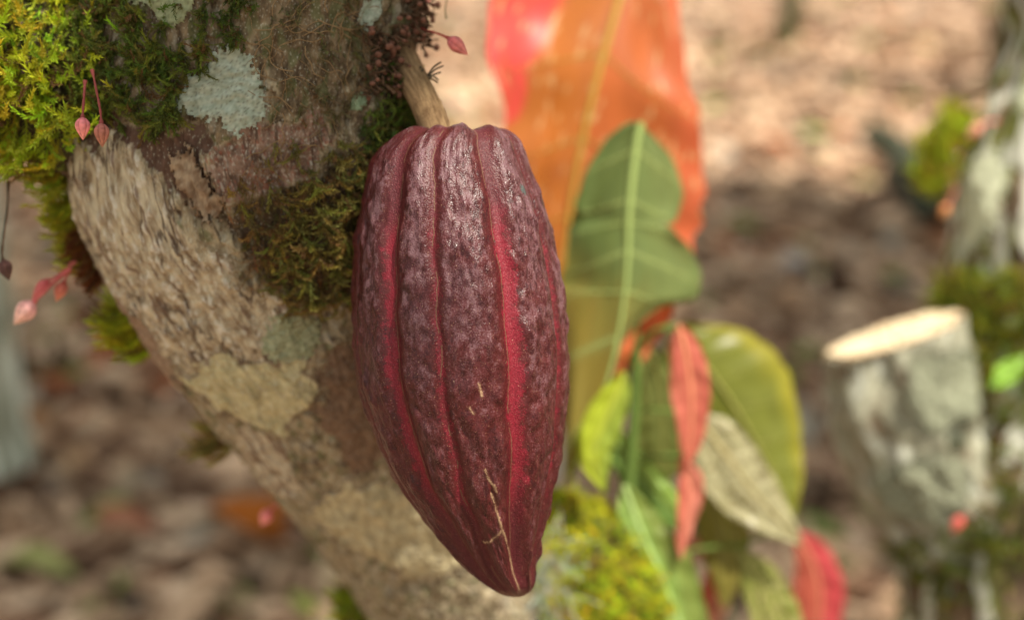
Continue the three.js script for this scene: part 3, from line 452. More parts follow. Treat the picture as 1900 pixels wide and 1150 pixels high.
// the big red and orange leaf, with the twig above the frame that carries it
{
  const RED = [0.66, 0.055, 0.045], ORA = [0.42, 0.10, 0.014], GOLD = [0.42, 0.125, 0.012], SAL = [0.50, 0.10, 0.03];
  const L = leaf('cacao_leaf', scene, [[1180, -190, 8, 8, 0.03], [1168, -110, 150, 90, 0.02], [1150, 0, 222, 118, 0.01], [1112, 130, 216, 190], [1086, 240, 156, 228], [1064, 350, 130, 250], [1052, 440, 110, 240], [1044, 520, 90, 222], [1036, 600, 70, 190], [1030, 660, 50, 160], [1024, 740, 30, 60], [1018, 800, 2, 2]], 0.78, {
    label: 'large red and orange cacao leaf hanging from above behind the pod', seed: 2, fold: -0.06, arch: -0.10, hinge: [0.45, 0.35], rib: 0.0026, ribCol: [0.40, 0.24, 0.04], sideVeins: true, veins: 8, nu: 70, nv: 110, ripple: 0.0016,
    colour: (t, x) => { const e = 0.06 * fbm(t * 5, x * 3, 4, 3); let k = x < 0 ? GOLD : ORA; k = mix3(k, SAL, sstep(0.55, 0.95, x + e)); k = mix3(k, RED, sstep(0.0, -0.1, x + e + table([[0, 0.36], [0.18, 0.40], [0.27, 0.50], [0.36, 0.78], [0.42, 1.2]], t)[0])); k = mix3(k, [0.34, 0.09, 0.02], sstep(0.1, 0.6, fbm(t * 9, x * 5, 12, 3)) * 0.7); const sp = noise(t * 26, x * 11, 9); return sp > 0.72 ? mix3(k, [0.62, 0.42, 0.18], 0.7) : k; } });
  const tip = L.C(0); part('twig', tube([tip, tip.clone().add(V(0.0, 0.03, 0.0)), tip.clone().add(V(-0.06, 0.075, 0.02)), at(640, -420, 0.58)], (t) => 0.0018 + 0.003 * t, 40, 10), std({ color: rgb(0.16, 0.11, 0.06), roughness: 0.85 }), L.root);
}
// the young shoot with green, olive and red leaves
const shootBase = V(0.14, groundH(0.14, -0.74), -0.74);
const shoot = thing('cacao_shoot', 'leafy cacao shoot with green olive and red leaves behind the pod', 'shoot', shootBase);
{
  const GSTEM = std({ color: rgb(0.085, 0.135, 0.03), roughness: 0.6 });
  part('stem', tube([shootBase.clone().add(V(0, -0.03, 0)), V(0.135, 0.25, -0.735), at(1215, 1330, 0.76), at(1185, 1120, 0.745), at(1168, 920, 0.735), at(1178, 760, 0.73), at(1182, 640, 0.725)], (t) => 0.006 - 0.0035 * t, 90, 12), GSTEM, shoot);
  const petiole = (...p) => part('petiole', tube(p, 0.0012, 20, 8), GSTEM, shoot);
  petiole(at(1182, 640, 0.725), at(1192, 480, 0.735), at(1194, 300, 0.735), at(1187, 236, 0.716));
  petiole(at(1182, 640, 0.725), at(1222, 618, 0.75), at(1262, 606, 0.795)); petiole(at(1182, 640, 0.725), at(1222, 610, 0.715), at(1258, 602, 0.715)); petiole(at(1182, 640, 0.725), at(1170, 662, 0.745), at(1160, 690, 0.755));
  const G0 = [0.095, 0.155, 0.034], G1 = [0.145, 0.20, 0.055], OB = [0.20, 0.16, 0.02];
  leaf('leaf', shoot, [[1190, 228, 6, 6], [1186, 240, 34, 26], [1180, 275, 62, 72], [1174, 320, 82, 98], [1169, 370, 96, 106], [1167, 398, 102, 94], [1166, 412, 105, 76], [1166, 430, 108, 96], [1165, 465, 112, 128], [1163, 510, 116, 146], [1160, 540, 116, 138], [1157, 562, 115, 70], [1147, 625, 110, 16], [1132, 690, 90, 10], [1104, 770, 60, 8], [1072, 850, 26, 6], [1052, 905, 2, 2]], 0.71, {
    label: 'broad dark green drooping leaf with pale veins and a torn edge', seed: 5, fold: -0.16, arch: -0.34, wave: 0.006, rib: 0.0022, ribCol: [0.32, 0.42, 0.13], sideVeins: true, veins: 8, nu: 60, nv: 110, ripple: 0.0003, veinCol: [0.26, 0.33, 0.11],
    colour: (t, x) => mix3(mix3(G0, G1, clamp(0.5 + 0.5 * x)), OB, sstep(0.5, 0.85, t + 0.08 * fbm(t * 6, x * 4, 1, 2) - 0.1 * x)) });
  leaf('leaf', shoot, [[1218, 520, 6, 6], [1216, 555, 34, 34], [1208, 600, 28, 30], [1199, 648, 2, 2]], 0.74, { label: 'small salmon orange leaf showing under the torn green leaf', seed: 6, fold: 0.1, arch: -0.1, veins: 5, rib: 0.0008, ribCol: [0.6, 0.25, 0.08], colour: () => [0.62, 0.15, 0.05] });
  leaf('leaf', shoot, [[1262, 604, 10, 10], [1282, 640, 60, 66], [1318, 690, 92, 112], [1362, 752, 72, 126], [1408, 830, 46, 96], [1440, 890, 26, 60], [1460, 935, 12, 28], [1472, 968, 2, 2]], 0.80, {
    label: 'broad olive green leaf with a yellow rim pointing down', seed: 8, fold: -0.1, arch: -0.22, rib: 0.0016, ribCol: [0.26, 0.26, 0.06], sideVeins: true, veins: 9, ripple: 0.0005,
    colour: (t, x) => mix3([0.145, 0.165, 0.014], [0.25, 0.235, 0.010], sstep(0.55, 0.95, x + 0.15 * fbm(t * 5, x * 3, 3, 2))) });
  leaf('leaf', shoot, [[1288, 770, 6, 6], [1318, 806, 50, 44], [1358, 858, 68, 52], [1400, 912, 64, 46], [1446, 965, 42, 30], [1490, 1010, 2, 2]], 0.77, {
    label: 'pale leaf underside eaten into holes and brown specks', seed: 11, fold: 0.05, arch: -0.1, rib: 0.0013, ribCol: [0.42, 0.36, 0.16], veins: 10,
    colour: (t, x) => { const m = noise(t * 22, x * 6, 3) + 0.5 * noise(t * 50, x * 12, 8); return m > 0.35 ? [0.20, 0.17, 0.06] : mix3([0.36, 0.35, 0.18], [0.50, 0.47, 0.30], clamp(0.5 + m)); } });
  const REDL = (t, x) => mix3([0.44, 0.085, 0.06], [0.56, 0.16, 0.10], clamp(0.5 + 0.8 * fbm(t * 4, x * 2, 6, 3)));
  leaf('leaf', shoot, [[1258, 602, 5, 5], [1266, 628, 22, 24], [1275, 668, 32, 34], [1282, 720, 38, 36], [1284, 770, 32, 30], [1280, 820, 20, 22], [1272, 872, 2, 2]], 0.715, { label: 'narrow limp red leaf hanging below the torn green leaf', seed: 13, fold: 0.25, arch: -0.2, rib: 0.0011, ribCol: [0.72, 0.32, 0.16], veins: 8, colour: REDL });
  leaf('leaf', shoot, [[1264, 850, 5, 5], [1276, 885, 18, 26], [1280, 920, 22, 24], [1274, 965, 18, 16], [1268, 1005, 12, 10], [1264, 1036, 2, 2]], 0.722, { label: 'small crumpled coral leaf under the narrow red leaf', seed: 14, fold: 0.3, arch: -0.1, rib: 0.0009, ribCol: [0.7, 0.3, 0.18], veins: 5, colour: (t, x) => mix3([0.54, 0.13, 0.09], [0.60, 0.20, 0.14], clamp(0.5 + x)) });
  leaf('leaf', shoot, [[1160, 690, 6, 6], [1146, 726, 26, 26], [1122, 780, 38, 34], [1102, 830, 30, 38], [1108, 872, 22, 26], [1124, 912, 2, 2]], 0.70, { label: 'small glowing yellow green leaf beside the pod', seed: 15, fold: 0.1, arch: -0.1, rib: 0.001, ribCol: [0.4, 0.45, 0.06], veins: 6, colour: (t, x) => mix3([0.36, 0.44, 0.02], [0.24, 0.32, 0.03], sstep(-0.2, 0.6, x + 0.4 * noise(t * 4, x * 2, 3))) });
  leaf('leaf', shoot, [[1100, 760, 4, 4], [1132, 808, 24, 24], [1168, 858, 32, 30], [1206, 905, 40, 36], [1246, 950, 30, 30], [1285, 990, 2, 2]], 0.755, { label: 'dark green strap shaped leaf crossing the stem', seed: 16, fold: 0.2, arch: -0.2, rib: 0.0014, ribCol: [0.2, 0.3, 0.08], veins: 8, colour: (t, x) => x < 0 ? [0.13, 0.24, 0.04] : [0.20, 0.32, 0.05] });
  leaf('leaf', shoot, [[1158, 900, 5, 5], [1172, 940, 26, 30], [1194, 995, 42, 50], [1224, 1060, 50, 62], [1256, 1140, 52, 56], [1292, 1230, 30, 40], [1320, 1310, 2, 2]], 0.73, { label: 'bright light green leaf at the bottom beside the moss', seed: 17, fold: 0.16, arch: -0.2, rib: 0.0015, ribCol: [0.4, 0.55, 0.2], veins: 9, colour: (t, x) => mix3([0.30, 0.46, 0.10], [0.16, 0.22, 0.035], sstep(-0.1, 0.5, x + 0.2 * noise(t * 4, x, 2))) });
  leaf('leaf', shoot, [[1300, 850, 5, 5], [1325, 905, 38, 34], [1345, 965, 52, 44], [1352, 1030, 44, 38], [1350, 1090, 24, 20], [1345, 1130, 2, 2]], 0.79, { label: 'shaded olive brown leaf behind the coral leaf', seed: 18, fold: 0.1, arch: -0.2, rib: 0.0013, ribCol: [0.3, 0.28, 0.06], veins: 8, colour: () => [0.17, 0.15, 0.02] });
  leaf('leaf', shoot, [[1200, 640, 5, 5], [1222, 700, 40, 36], [1232, 770, 52, 48], [1228, 850, 46, 44], [1214, 920, 2, 2]], 0.80, { label: 'dim olive leaf deep between the stem and the red leaf', seed: 19, fold: 0.1, arch: -0.2, rib: 0.0013, ribCol: [0.2, 0.2, 0.05], veins: 8, colour: () => [0.11, 0.13, 0.02] });
  leaf('leaf', shoot, [[1370, 1020, 5, 5], [1395, 1060, 30, 36], [1425, 1110, 40, 44], [1450, 1180, 44, 44], [1470, 1280, 2, 2]], 0.79, { label: 'mottled green leaf at the bottom between the red leaves', seed: 20, fold: 0.1, arch: -0.2, rib: 0.0013, ribCol: [0.38, 0.38, 0.12], veins: 9, colour: (t, x) => noise(t * 14, x * 5, 4) > 0.3 ? [0.36, 0.34, 0.13] : [0.19, 0.22, 0.035] });
  leaf('leaf', shoot, [[1372, 1012, 4, 4], [1352, 1040, 26, 24], [1338, 1080, 34, 30], [1322, 1125, 30, 28], [1308, 1190, 2, 2]], 0.86, { label: 'crumpled dull pink young leaf at the bottom', seed: 21, fold: 0.35, arch: -0.3, wave: 0.01, rib: 0.0012, ribCol: [0.6, 0.34, 0.2], veins: 8, colour: (t, x) => x < 0 ? [0.40, 0.08, 0.05] : [0.50, 0.24, 0.16] });
  leaf('leaf', shoot, [[1472, 985, 5, 5], [1500, 1025, 26, 34], [1518, 1075, 44, 44], [1522, 1130, 50, 42], [1512, 1200, 32, 30], [1500, 1260, 2, 2]], 0.90, { label: 'deep red young leaf nearest the sawn stub', seed: 22, fold: 0.25, arch: -0.2, rib: 0.0012, ribCol: [0.66, 0.25, 0.15], veins: 8, colour: (t, x) => x > 0.2 ? [0.46, 0.05, 0.055] : [0.36, 0.07, 0.04] });
  petiole(at(1178, 760, 0.73), at(1232, 762, 0.76), at(1288, 770, 0.772)); petiole(at(1168, 920, 0.735), at(1163, 912, 0.735), at(1160, 905, 0.735)); petiole(at(1176, 840, 0.732), at(1220, 848, 0.745), at(1264, 850, 0.724)); petiole(at(1178, 1060, 0.742), at(1290, 1020, 0.78), at(1372, 1012, 0.785)); petiole(at(1372, 1012, 0.785), at(1430, 992, 0.79), at(1472, 985, 0.80)); petiole(at(1172, 860, 0.733), at(1240, 846, 0.77), at(1300, 850, 0.79)); petiole(at(1178, 760, 0.73), at(1140, 756, 0.727), at(1100, 760, 0.725)); petiole(at(1182, 640, 0.725), at(1190, 638, 0.77), at(1200, 640, 0.80));
}
// mossy stub low on the trunk, behind the pod's tip
{
  const stub = new Limb([st(900, 1080, 110, 0.75), st(985, 1060, 118, 0.755), st(1060, 1075, 122, 0.755), st(1120, 1120, 110, 0.752), st(1160, 1170, 70, 0.75), st(1180, 1200, 10, 0.75)]), hS = (s, th) => 0.003 * fbm(Math.cos(th) * 2, Math.sin(th) * 2, s * 40 + 9, 3);
  part('burr', gridGeo(60, 50, (u, v) => { const th = (u - 0.5) * 6.28318; return [stub.point(v * stub.len, th, hS(v * stub.len, th)).p]; }, true), std({ color: rgb(0.09, 0.07, 0.035), roughness: 0.95 }), tree, { label: 'rounded burr covered in yellow moss' });
  mossOn('cushion_moss', stub, hS, area(0.012, -130, 0.012, 100, stub.len, 100, stub.len, -130), 3800, SHOOT.mid, { seed: 51, out: 0.9, down: -0.25, size: [0.7, 1.4], c0: [0.16, 0.20, 0.010], c1: [0.66, 0.66, 0.02], lift: 0.002, mound: 0.007 });
  mossOn('pale_lichen', stub, hS, area(0.01, -70, 0.01, 40, 0.045, 30, 0.05, -50), 420, SHOOT.wisp, { seed: 52, out: 0.8, down: 0.2, size: [1, 1.8], c0: [0.36, 0.40, 0.32], c1: [0.62, 0.64, 0.54], lift: 0.006 });
}
// ------------------------------------------------------------------ the neighbouring tree with the sawn stub
let nearTree;
{
  const D2 = 0.97, nb = V(at(1900, 1150, D2).x + 0.03, 0, at(1900, 1150, D2).z - 0.1); nb.y = groundH(nb.x, nb.z);
  const t2 = thing('cacao_tree', 'lichen spotted cacao trunk with a sawn off stub at the right edge', 'tree', nb);
  nearTree = t2;
  const tr = new Limb([st(1985, -420, 120, 1.0), st(1975, -150, 130, 1.0), st(1985, 100, 112, 1.0), st(1962, 330, 168, 0.99), st(1952, 560, 192, 0.99), st(1935, 780, 212, 0.995), st(1905, 980, 222, 0.995), st(1885, 1180, 205, 1.0), [nb.clone().add(V(0.0, 0.4, 0)), 0.075, 0.075], [nb.clone().add(V(0, 0.12, 0)), 0.085, 0.085], [nb.clone().add(V(0, -0.05, 0)), 0.14, 0.14]]);
  const hT = (s, th) => 0.008 * fbm(Math.cos(th) * 2, Math.sin(th) * 2, s * 14 + 70, 3) + 0.0022 * fbm(Math.cos(th) * 9, Math.sin(th) * 9, s * 60 + 70, 3);
  const tx = dataTex(512, 2048, (u, v) => { const th = (u - 0.5) * 6.28318, c = Math.cos(th), sn = Math.sin(th), s = v * tr.len, m = fbm(c * 5, sn * 5, s * 30 + 11, 4), f = fbm(c * 30, sn * 30, s * 200, 2);
    let k = mix3([0.05, 0.034, 0.02], [0.19, 0.13, 0.08], clamp(0.5 + m + 0.3 * f)); k = mix3(k, [0.13, 0.15, 0.03], sstep(-0.15, 0.2, noiseB(c * 3.3, sn * 3.3, s * 17)) * 0.8); k = mix3(k, [0.50, 0.51, 0.42], sstep(0.15, 0.3, noise(c * 4.4 + 30, sn * 4.4, s * 19) + 0.2 * f)); return k; }, true);
  part('trunk', gridGeo(110, 330, (u, v) => { const th = (u - 0.5) * 6.28318, s = v * tr.len; return [tr.point(s, th, hT(s, th)).p, [u, v]]; }, true), std({ map: tx, roughness: 0.95, bumpMap: barkBump, bumpScale: 0.002 }), t2);
  // the stub: leans up and away from the trunk, ends in a slanting saw cut
  const ca = at(1540, 672, 0.93), cb = at(1772, 575, 0.955), mid = ca.clone().add(cb).multiplyScalar(0.5);
  const sb = new Limb([[mid.clone(), 118 * px(0.94), 118 * px(0.94)], st(1662, 700, 124, 0.945), st(1680, 790, 128, 0.95), st(1732, 885, 122, 0.955), st(1805, 975, 124, 0.965), st(1890, 1070, 130, 0.98)]);
  const hB = (s, th) => 0.011 * fbm(Math.cos(th) * 1.3, Math.sin(th) * 1.3, s * 17 + 5, 3) + 0.0012 * fbm(Math.cos(th) * 9, Math.sin(th) * 9, s * 90, 3);
  // the cut plane: through the rim's two ends, nearly level from front to back
  const across = cb.clone().sub(ca).normalize(), back = V(0.1, -0.30, -1).normalize(), cutN = across.clone().cross(back).multiplyScalar(1); if (cutN.y < 0) cutN.negate(); cutN.normalize();
  const tb = dataTex(1024, 1024, (u, v) => { const th = (u - 0.5) * 6.28318, c = Math.cos(th), sn = Math.sin(th), s = v * sb.len, m = fbm(c * 2, sn * 2, s * 45 + 3, 4), f = fbm(c * 20, sn * 20, s * 300, 3);
    let k = mix3([0.19, 0.185, 0.12], [0.36, 0.36, 0.27], clamp(0.55 + 0.8 * m + 0.4 * f)); k = mix3(k, [0.17, 0.125, 0.08], 0.8 * sstep(0.30, 0.6, noiseB(c * 1.6, sn * 1.6, s * 38 + 4) + 0.25 * f)); k = mix3(k, [0.50, 0.52, 0.44], sstep(0.35, 0.5, noise(c * 3 + 8, sn * 3, s * 30)) * 0.7); return mix3(k, [0.055, 0.048, 0.022], sstep(0.155, 0.185, s + 0.05 * noiseB(c * 1.5, sn * 1.5, s * 30)) * 0.85); }, true);
  const nB = 120, rim = [];
  const g = gridGeo(nB, 110, (u, v) => { const th = (u - 0.5) * 6.28318, e = sb.point(v * sb.len, th, hB(v * sb.len, th)); const over = e.p.clone().sub(mid).dot(cutN); if (v === 0 || over > 0) { const b = sb.frame(v * sb.len); e.p.addScaledVector(b.T, -over / b.T.dot(cutN)); } if (v === 0) rim.push(e.p.clone()); return [e.p, [u, v]]; }, true);
  const stubMesh = part('sawn_stub', g, std({ map: tb, roughness: 0.95, bumpMap: barkBump, bumpScale: 0.002 }), t2, { label: 'sawn off branch stub with grey lichen bark' });
  const c0 = rim.reduce((a, p) => a.add(p), V(0, 0, 0)).multiplyScalar(1 / rim.length);
  part('cut_face', gridGeo(nB, 46, (u, v) => { const p = rim[Math.round(u * nB)].clone().lerp(c0, v), q = p.distanceTo(c0), th = u * 6.28318; const ring = 0.5 + 0.5 * Math.sin(q * 1500 + 3 * noise(p.x * 30, p.y * 30, p.z * 30)), stain = sstep(-0.05, 0.4, fbm(p.x * 45, p.y * 45, p.z * 45, 4));
    const check = sstep(0.93, 0.985, 1 - Math.abs(noise(Math.cos(th) * 2.6, Math.sin(th) * 2.6, q * 12))) * sstep(0.04, 0.2, v); p.addScaledVector(cutN, 0.0012 * sstep(0, 0.05, v) - 0.0022 * check + 0.0006 * noise(p.x * 160, p.y * 160, p.z * 160));
    let k = mix3(mix3([0.62, 0.49, 0.30], [0.78, 0.67, 0.46], ring), [0.46, 0.32, 0.18], stain * 0.75); k = mix3(k, [0.12, 0.075, 0.04], check * 0.8); return [p, null, v < 0.06 + 0.03 * noise(th * 4, 2, 1) ? [0.17, 0.11, 0.06] : k]; }), std({ vertexColors: true, roughness: 0.85 }), stubMesh, { label: 'pale freshly sawn wood face' });
  const lichA = (sd) => (x, s) => { const k = lich(x + sd, s), q = sd > 3 ? 0.68 : 1.35; return [k[0] * q * 1.04, k[1] * q * 0.98, k[2] * q * 0.88]; };
  const crust2 = (outline, limb, hh, th, lab, sd) => crust('lichen_patch', outline, th, lichA(sd), lab, 0.007, limb, hh, t2);
  // outlines as for the trunk: arc length from the top, angle
  crust2([0.322, -84, 0.318, -62, 0.34, -48, 0.37, -54, 0.388, -66, 0.39, -84], tr, hT, 0.002, 'bright white lichen patch on the trunk', 1);
  crust2([0.268, -56, 0.262, -32, 0.28, -18, 0.298, -28, 0.292, -56], tr, hT, 0.002, 'white lichen patch above the moss tuft', 2);
  crust2([0.425, -40, 0.43, -15, 0.46, -10, 0.465, -35, 0.445, -48], tr, hT, 0.004, 'mint grey lichen patch beside the stub', 3);
  crust('lichen_patch', [0.012, -5, 0.012, 70, 0.06, 66, 0.072, 30, 0.066, 0, 0.04, -12], 0.006, lichA(4), 'thick grey lichen plate under the sawn face', 0.006, sb, hB, t2);
  crust('lichen_patch', [0.085, -62, 0.078, -20, 0.092, 20, 0.118, 12, 0.128, -30, 0.11, -60], 0.005, lichA(5), 'grey lichen plate lower on the stub', 0.006, sb, hB, t2);
  mossOn('moss', tr, hT, area(0.285, -118, 0.285, -80, 0.335, -84, 0.345, -118), 260, SHOOT.long, { seed: 61, out: 0.9, down: 0.5, size: [1, 1.9], c0: [0.20, 0.20, 0.01], c1: LIME1, curl: true, lift: 0.004, mound: 0.012 }, t2);
  mossOn('moss', tr, hT, area(0.42, -90, 0.42, 40, 0.78, 40, 0.78, -90), 1500, [...SHOOT.mid, ...SHOOT.tuft], { seed: 62, out: 0.9, down: 0.3, size: [1, 2.2], c0: DK0, c1: [0.24, 0.26, 0.02], gap: 0.05, lift: 0.001 }, t2);
  mossOn('moss', tr, hT, area(0.405, -98, 0.40, -30, 0.46, -25, 0.50, -60, 0.46, -98), 600, SHOOT.mid, { seed: 63, out: 0.9, down: 0.3, size: [1, 2], c0: DK1, c1: [0.42, 0.42, 0.02], gap: -0.1, lift: 0.002 }, t2);
  mossOn('moss', sb, hB, area(0.13, -100, 0.13, 60, sb.len, 60, sb.len, -100), 700, [...SHOOT.mid, ...SHOOT.tuft], { seed: 64, out: 0.9, down: 0.3, size: [1, 2], c0: DK0, c1: [0.20, 0.22, 0.02], gap: 0.02, lift: 0.001 }, t2);
  bud('red flower bud low on the lichen spotted trunk', [at(1800, 960, 0.86), at(1790, 955, 0.845)], at(1785, 958, 0.84), at(1768, 990, 0.84), 0.0038, [0.60, 0.13, 0.10], STALK, 'buds on the trunk with the sawn stub');
  bud('orange pink flower bud above the moss tuft by the white lichen', [at(1850, 225, 0.93), at(1830, 228, 0.92)], at(1822, 232, 0.92), at(1795, 256, 0.92), 0.0042, [0.70, 0.34, 0.22], ROSE, 'buds on the trunk with the sawn stub');
  bud('orange tipped bud under the moss tuft by the white lichen', [at(1775, 350, 0.92), at(1765, 370, 0.92)], at(1760, 380, 0.92), at(1745, 405, 0.92), 0.0034, [0.62, 0.26, 0.08], ROSE, 'buds on the trunk with the sawn stub');
  leaf('cacao_leaf', scene, [[1905, 660, 4, 4], [1888, 680, 18, 18], [1862, 700, 22, 20], [1838, 716, 2, 2]], 0.87, { label: 'small bright green leaf sprouting beside the sawn stub', seed: 31, rib: 0.0012, ribCol: [0.4, 0.6, 0.2], veins: 5, colour: () => [0.24, 0.46, 0.03] });
}

// ------------------------------------------------------------------ trees farther back
// crowns: loose clouds of drooping leaves; unseen above the frame, most of them placed for their shade
const crownLeaf = gridGeo(4, 8, (u, v) => { const x = u * 2 - 1, W = 0.17 * Math.pow(Math.sin(Math.PI * Math.pow(v, 0.9)), 0.8); return [V(W * x, -0.25 * v * v - 0.25 * x * x * W, v)]; });
const crownMat = phys({ roughness: 0.8, transmission: 0.35, thickness: 0 });
function unseen_crown(parent, c, r, n, seed, l0 = 0.14, l1 = 0.27) {
  reseed(seed); const ms = [], cs = [];
  for (let i = 0; i < n; i++) { const d = V(rr(-1, 1), rr(-1, 1), rr(-1, 1)); if (d.lengthSq() > 1 || fbm(d.x * 2, d.y * 2, d.z * 2 + seed, 2) < -0.08) continue; const l = rr(l0, l1);
    ms.push(new THREE.Matrix4().compose(V(c.x + d.x * r.x, c.y + d.y * r.y, c.z + d.z * r.z), new THREE.Quaternion().setFromEuler(new THREE.Euler(rr(0.1, 0.9), rr(0, 6.283), rr(-0.4, 0.4), 'YXZ')), V(l, l, l))); cs.push([rr(0.05, 0.10), rr(0.11, 0.18), rr(0.02, 0.04)]); }
  copies('unseen_crown', crownLeaf, crownMat, ms, cs, parent, { kind: 'stuff' });
}
function farTree(label, pts, rad, cols, seed, knots = 0) {
  const base = pts[0].clone(); const t = thing('cacao_tree', label, 'tree', base, 'trees in the background');
  const tx = dataTex(128, 512, (u, v) => { const c = Math.cos(u * 6.283), s = Math.sin(u * 6.283), m = fbm(c * 2.5, s * 2.5, v * 12 + seed, 4); return mix3(mix3(cols[0], cols[1], clamp(0.5 + m)), cols[2], sstep(0.12, 0.3, noiseB(c * 2, s * 2, v * 9 + seed))); }, true);
  part('trunk', tube([base.clone().add(V(0, -0.08, 0)), ...pts], rad, 80, 24, (q, a, p) => rad(q) * 0.14 * fbm(p.x * 9, p.y * 9, p.z * 9 + seed, 3)), std({ map: tx, roughness: 0.95 }), t);
  return t;
}
{
  const b1 = onGround(-20, 900); farTree('blurred pale lichen covered trunk at the far left edge', [b1, b1.clone().add(V(0.02, 0.35, 0.0)), b1.clone().add(V(0.06, 0.8, 0.02)), b1.clone().add(V(0.02, 1.6, 0)), b1.clone().add(V(0, 2.6, 0))], (t) => 0.085 - 0.03 * t + 0.05 * sstep(0.12, 0, t), [[0.20, 0.21, 0.15], [0.46, 0.49, 0.40], [0.62, 0.66, 0.57]], 3);
  const b2 = onGround(1872, 190); const t2 = farTree('dark trunk standing on sunlit litter at the top right', [b2, b2.clone().add(V(0.0, 0.5, 0)), b2.clone().add(V(0.05, 1.4, 0)), b2.clone().add(V(0, 2.6, 0))], (t) => 0.12 - 0.04 * t + 0.08 * sstep(0.12, 0, t), [[0.05, 0.04, 0.025], [0.13, 0.11, 0.065], [0.10, 0.11, 0.05]], 9);
  unseen_crown(t2, b2.clone().add(V(2.6, 3.0, 0.2)), V(1.0, 0.8, 1.0), 900, 81);
  const b3 = onGround(1458, 100); farTree('thin dark sapling stem at the top of the picture', [b3, b3.clone().add(V(0.01, 0.4, 0)), b3.clone().add(V(-0.02, 1.0, 0)), b3.clone().add(V(0, 1.8, 0))], (t) => 0.05 - 0.015 * t + 0.02 * sstep(0.1, 0, t), [[0.05, 0.055, 0.025], [0.10, 0.11, 0.05], [0.07, 0.10, 0.03]], 14);

  // unseen grove trees added behind and beside the viewer to close off the low sky
  const BARK3 = [[0.07, 0.05, 0.03], [0.18, 0.14, 0.09], [0.26, 0.27, 0.2]];
  [[-2.6, -0.6, 'unseen grove tree added beside the viewer on the side of the bright moss'], [2.2, 2.2, 'unseen grove tree added behind the viewer on the side of the sawn stub'], [3.3, 0.0, 'unseen grove tree added beside the viewer on the side of the sawn stub']].forEach(([x, z, label], i) => {
    const b = V(x, groundH(x, z), z), t = farTree(label, [b, b.clone().add(V(0.03, 0.5, 0)), b.clone().add(V(-0.04, 1.2, 0.03)), b.clone().add(V(0, 2.2, 0))], (q) => 0.09 - 0.04 * q + 0.05 * sstep(0.12, 0, q), BARK3, 30 + i);
    unseen_crown(t, b.clone().add(V(0, 2.0, 0)), V(1.45, 1.45, 1.45), 1900, 90 + i);
  });
  const l0 = onGround(1622, 248, 0.05), l1 = onGround(1760, 412, 0.04), lg = thing('fallen_branch', 'dark mossy fallen branch lying on the leaf litter', 'branch', l0.clone().lerp(l1, 0.5));
  part('wood', tube([l0, l0.clone().lerp(l1, 0.35).add(V(0.02, 0.02, 0)), l0.clone().lerp(l1, 0.7).add(V(-0.02, 0.02, 0)), l1], (t) => 0.046 + 0.016 * t, 40, 14, (q, a, p) => 0.006 * fbm(p.x * 20, p.y * 20, p.z * 20, 3)), std({ color: rgb(0.05, 0.055, 0.035), roughness: 0.95 }), lg);
  part('side_twig', tube([l0.clone().lerp(l1, 0.75), l0.clone().lerp(l1, 0.75).add(V(-0.12, 0.04, 0.03)), l0.clone().lerp(l1, 0.75).add(V(-0.22, 0.02, 0.08))], (t) => 0.016 - 0.01 * t, 16, 8), std({ color: rgb(0.06, 0.05, 0.035), roughness: 0.95 }), lg);
}

// unseen leaves given to the neighbouring tree, placed to shade the nearer litter
unseen_crown(nearTree, V(0.9, 2.9, -2.02), V(1.9, 0.8, 1.28), 11000, 83);

// unseen leaf cluster added to shade the upper trunk and part of the pod
unseen_crown(tree, V(0.135, 1.76, -0.38), V(0.065, 0.1, 0.24), 380, 85, 0.07, 0.11);

// ------------------------------------------------------------------ leaf litter
// one dry leaf, length 1 along z, lying in the xz plane and curled
function dryLeaf(seed, w, cup, bow, twist) {
  return gridGeo(8, 14, (u, v) => { const x = u * 2 - 1, W = w * Math.pow(Math.sin(Math.PI * Math.pow(v, 0.85)), 0.8), a = twist * (v - 0.5), hx = W * x, hy = cup * x * x * W * 2 + 0.02 * noise(u * 3, v * 5, seed) + 0.012 * Math.cos(v * 50) * Math.abs(x) * 0.6;
    return [V(hx * Math.cos(a) - hy * Math.sin(a), bow * Math.sin(Math.PI * v) + hx * Math.sin(a) + hy * Math.cos(a), v - 0.5), null, mix3([1, 1, 1], [0.75, 0.7, 0.65], Math.abs(x) < 0.14 ? 1 : 0.5 + 0.5 * noise(u * 4, v * 6, seed + 3))]; });
}
const DRY = [dryLeaf(1, 0.19, 0.35, 0.10, 0.6), dryLeaf(2, 0.22, -0.25, 0.14, -0.8), dryLeaf(3, 0.17, 0.6, 0.05, 0.3), dryLeaf(4, 0.2, 0.15, -0.06, 1.1), dryLeaf(5, 0.15, -0.5, 0.2, -0.3)];
const litterCol = () => { const q = rnd(), k = rr(0.85, 1.15), f = (r, g, b) => [r * k, g * k, b * k]; return q < 0.20 ? f(0.19, 0.115, 0.075) : q < 0.50 ? f(0.45, 0.305, 0.20) : q < 0.89 ? f(0.66, 0.49, 0.345) : q < 0.93 ? f(0.42, 0.39, 0.32) : q < 0.97 ? f(0.42, 0.16, 0.075) : f(0.22, 0.30, 0.09); };
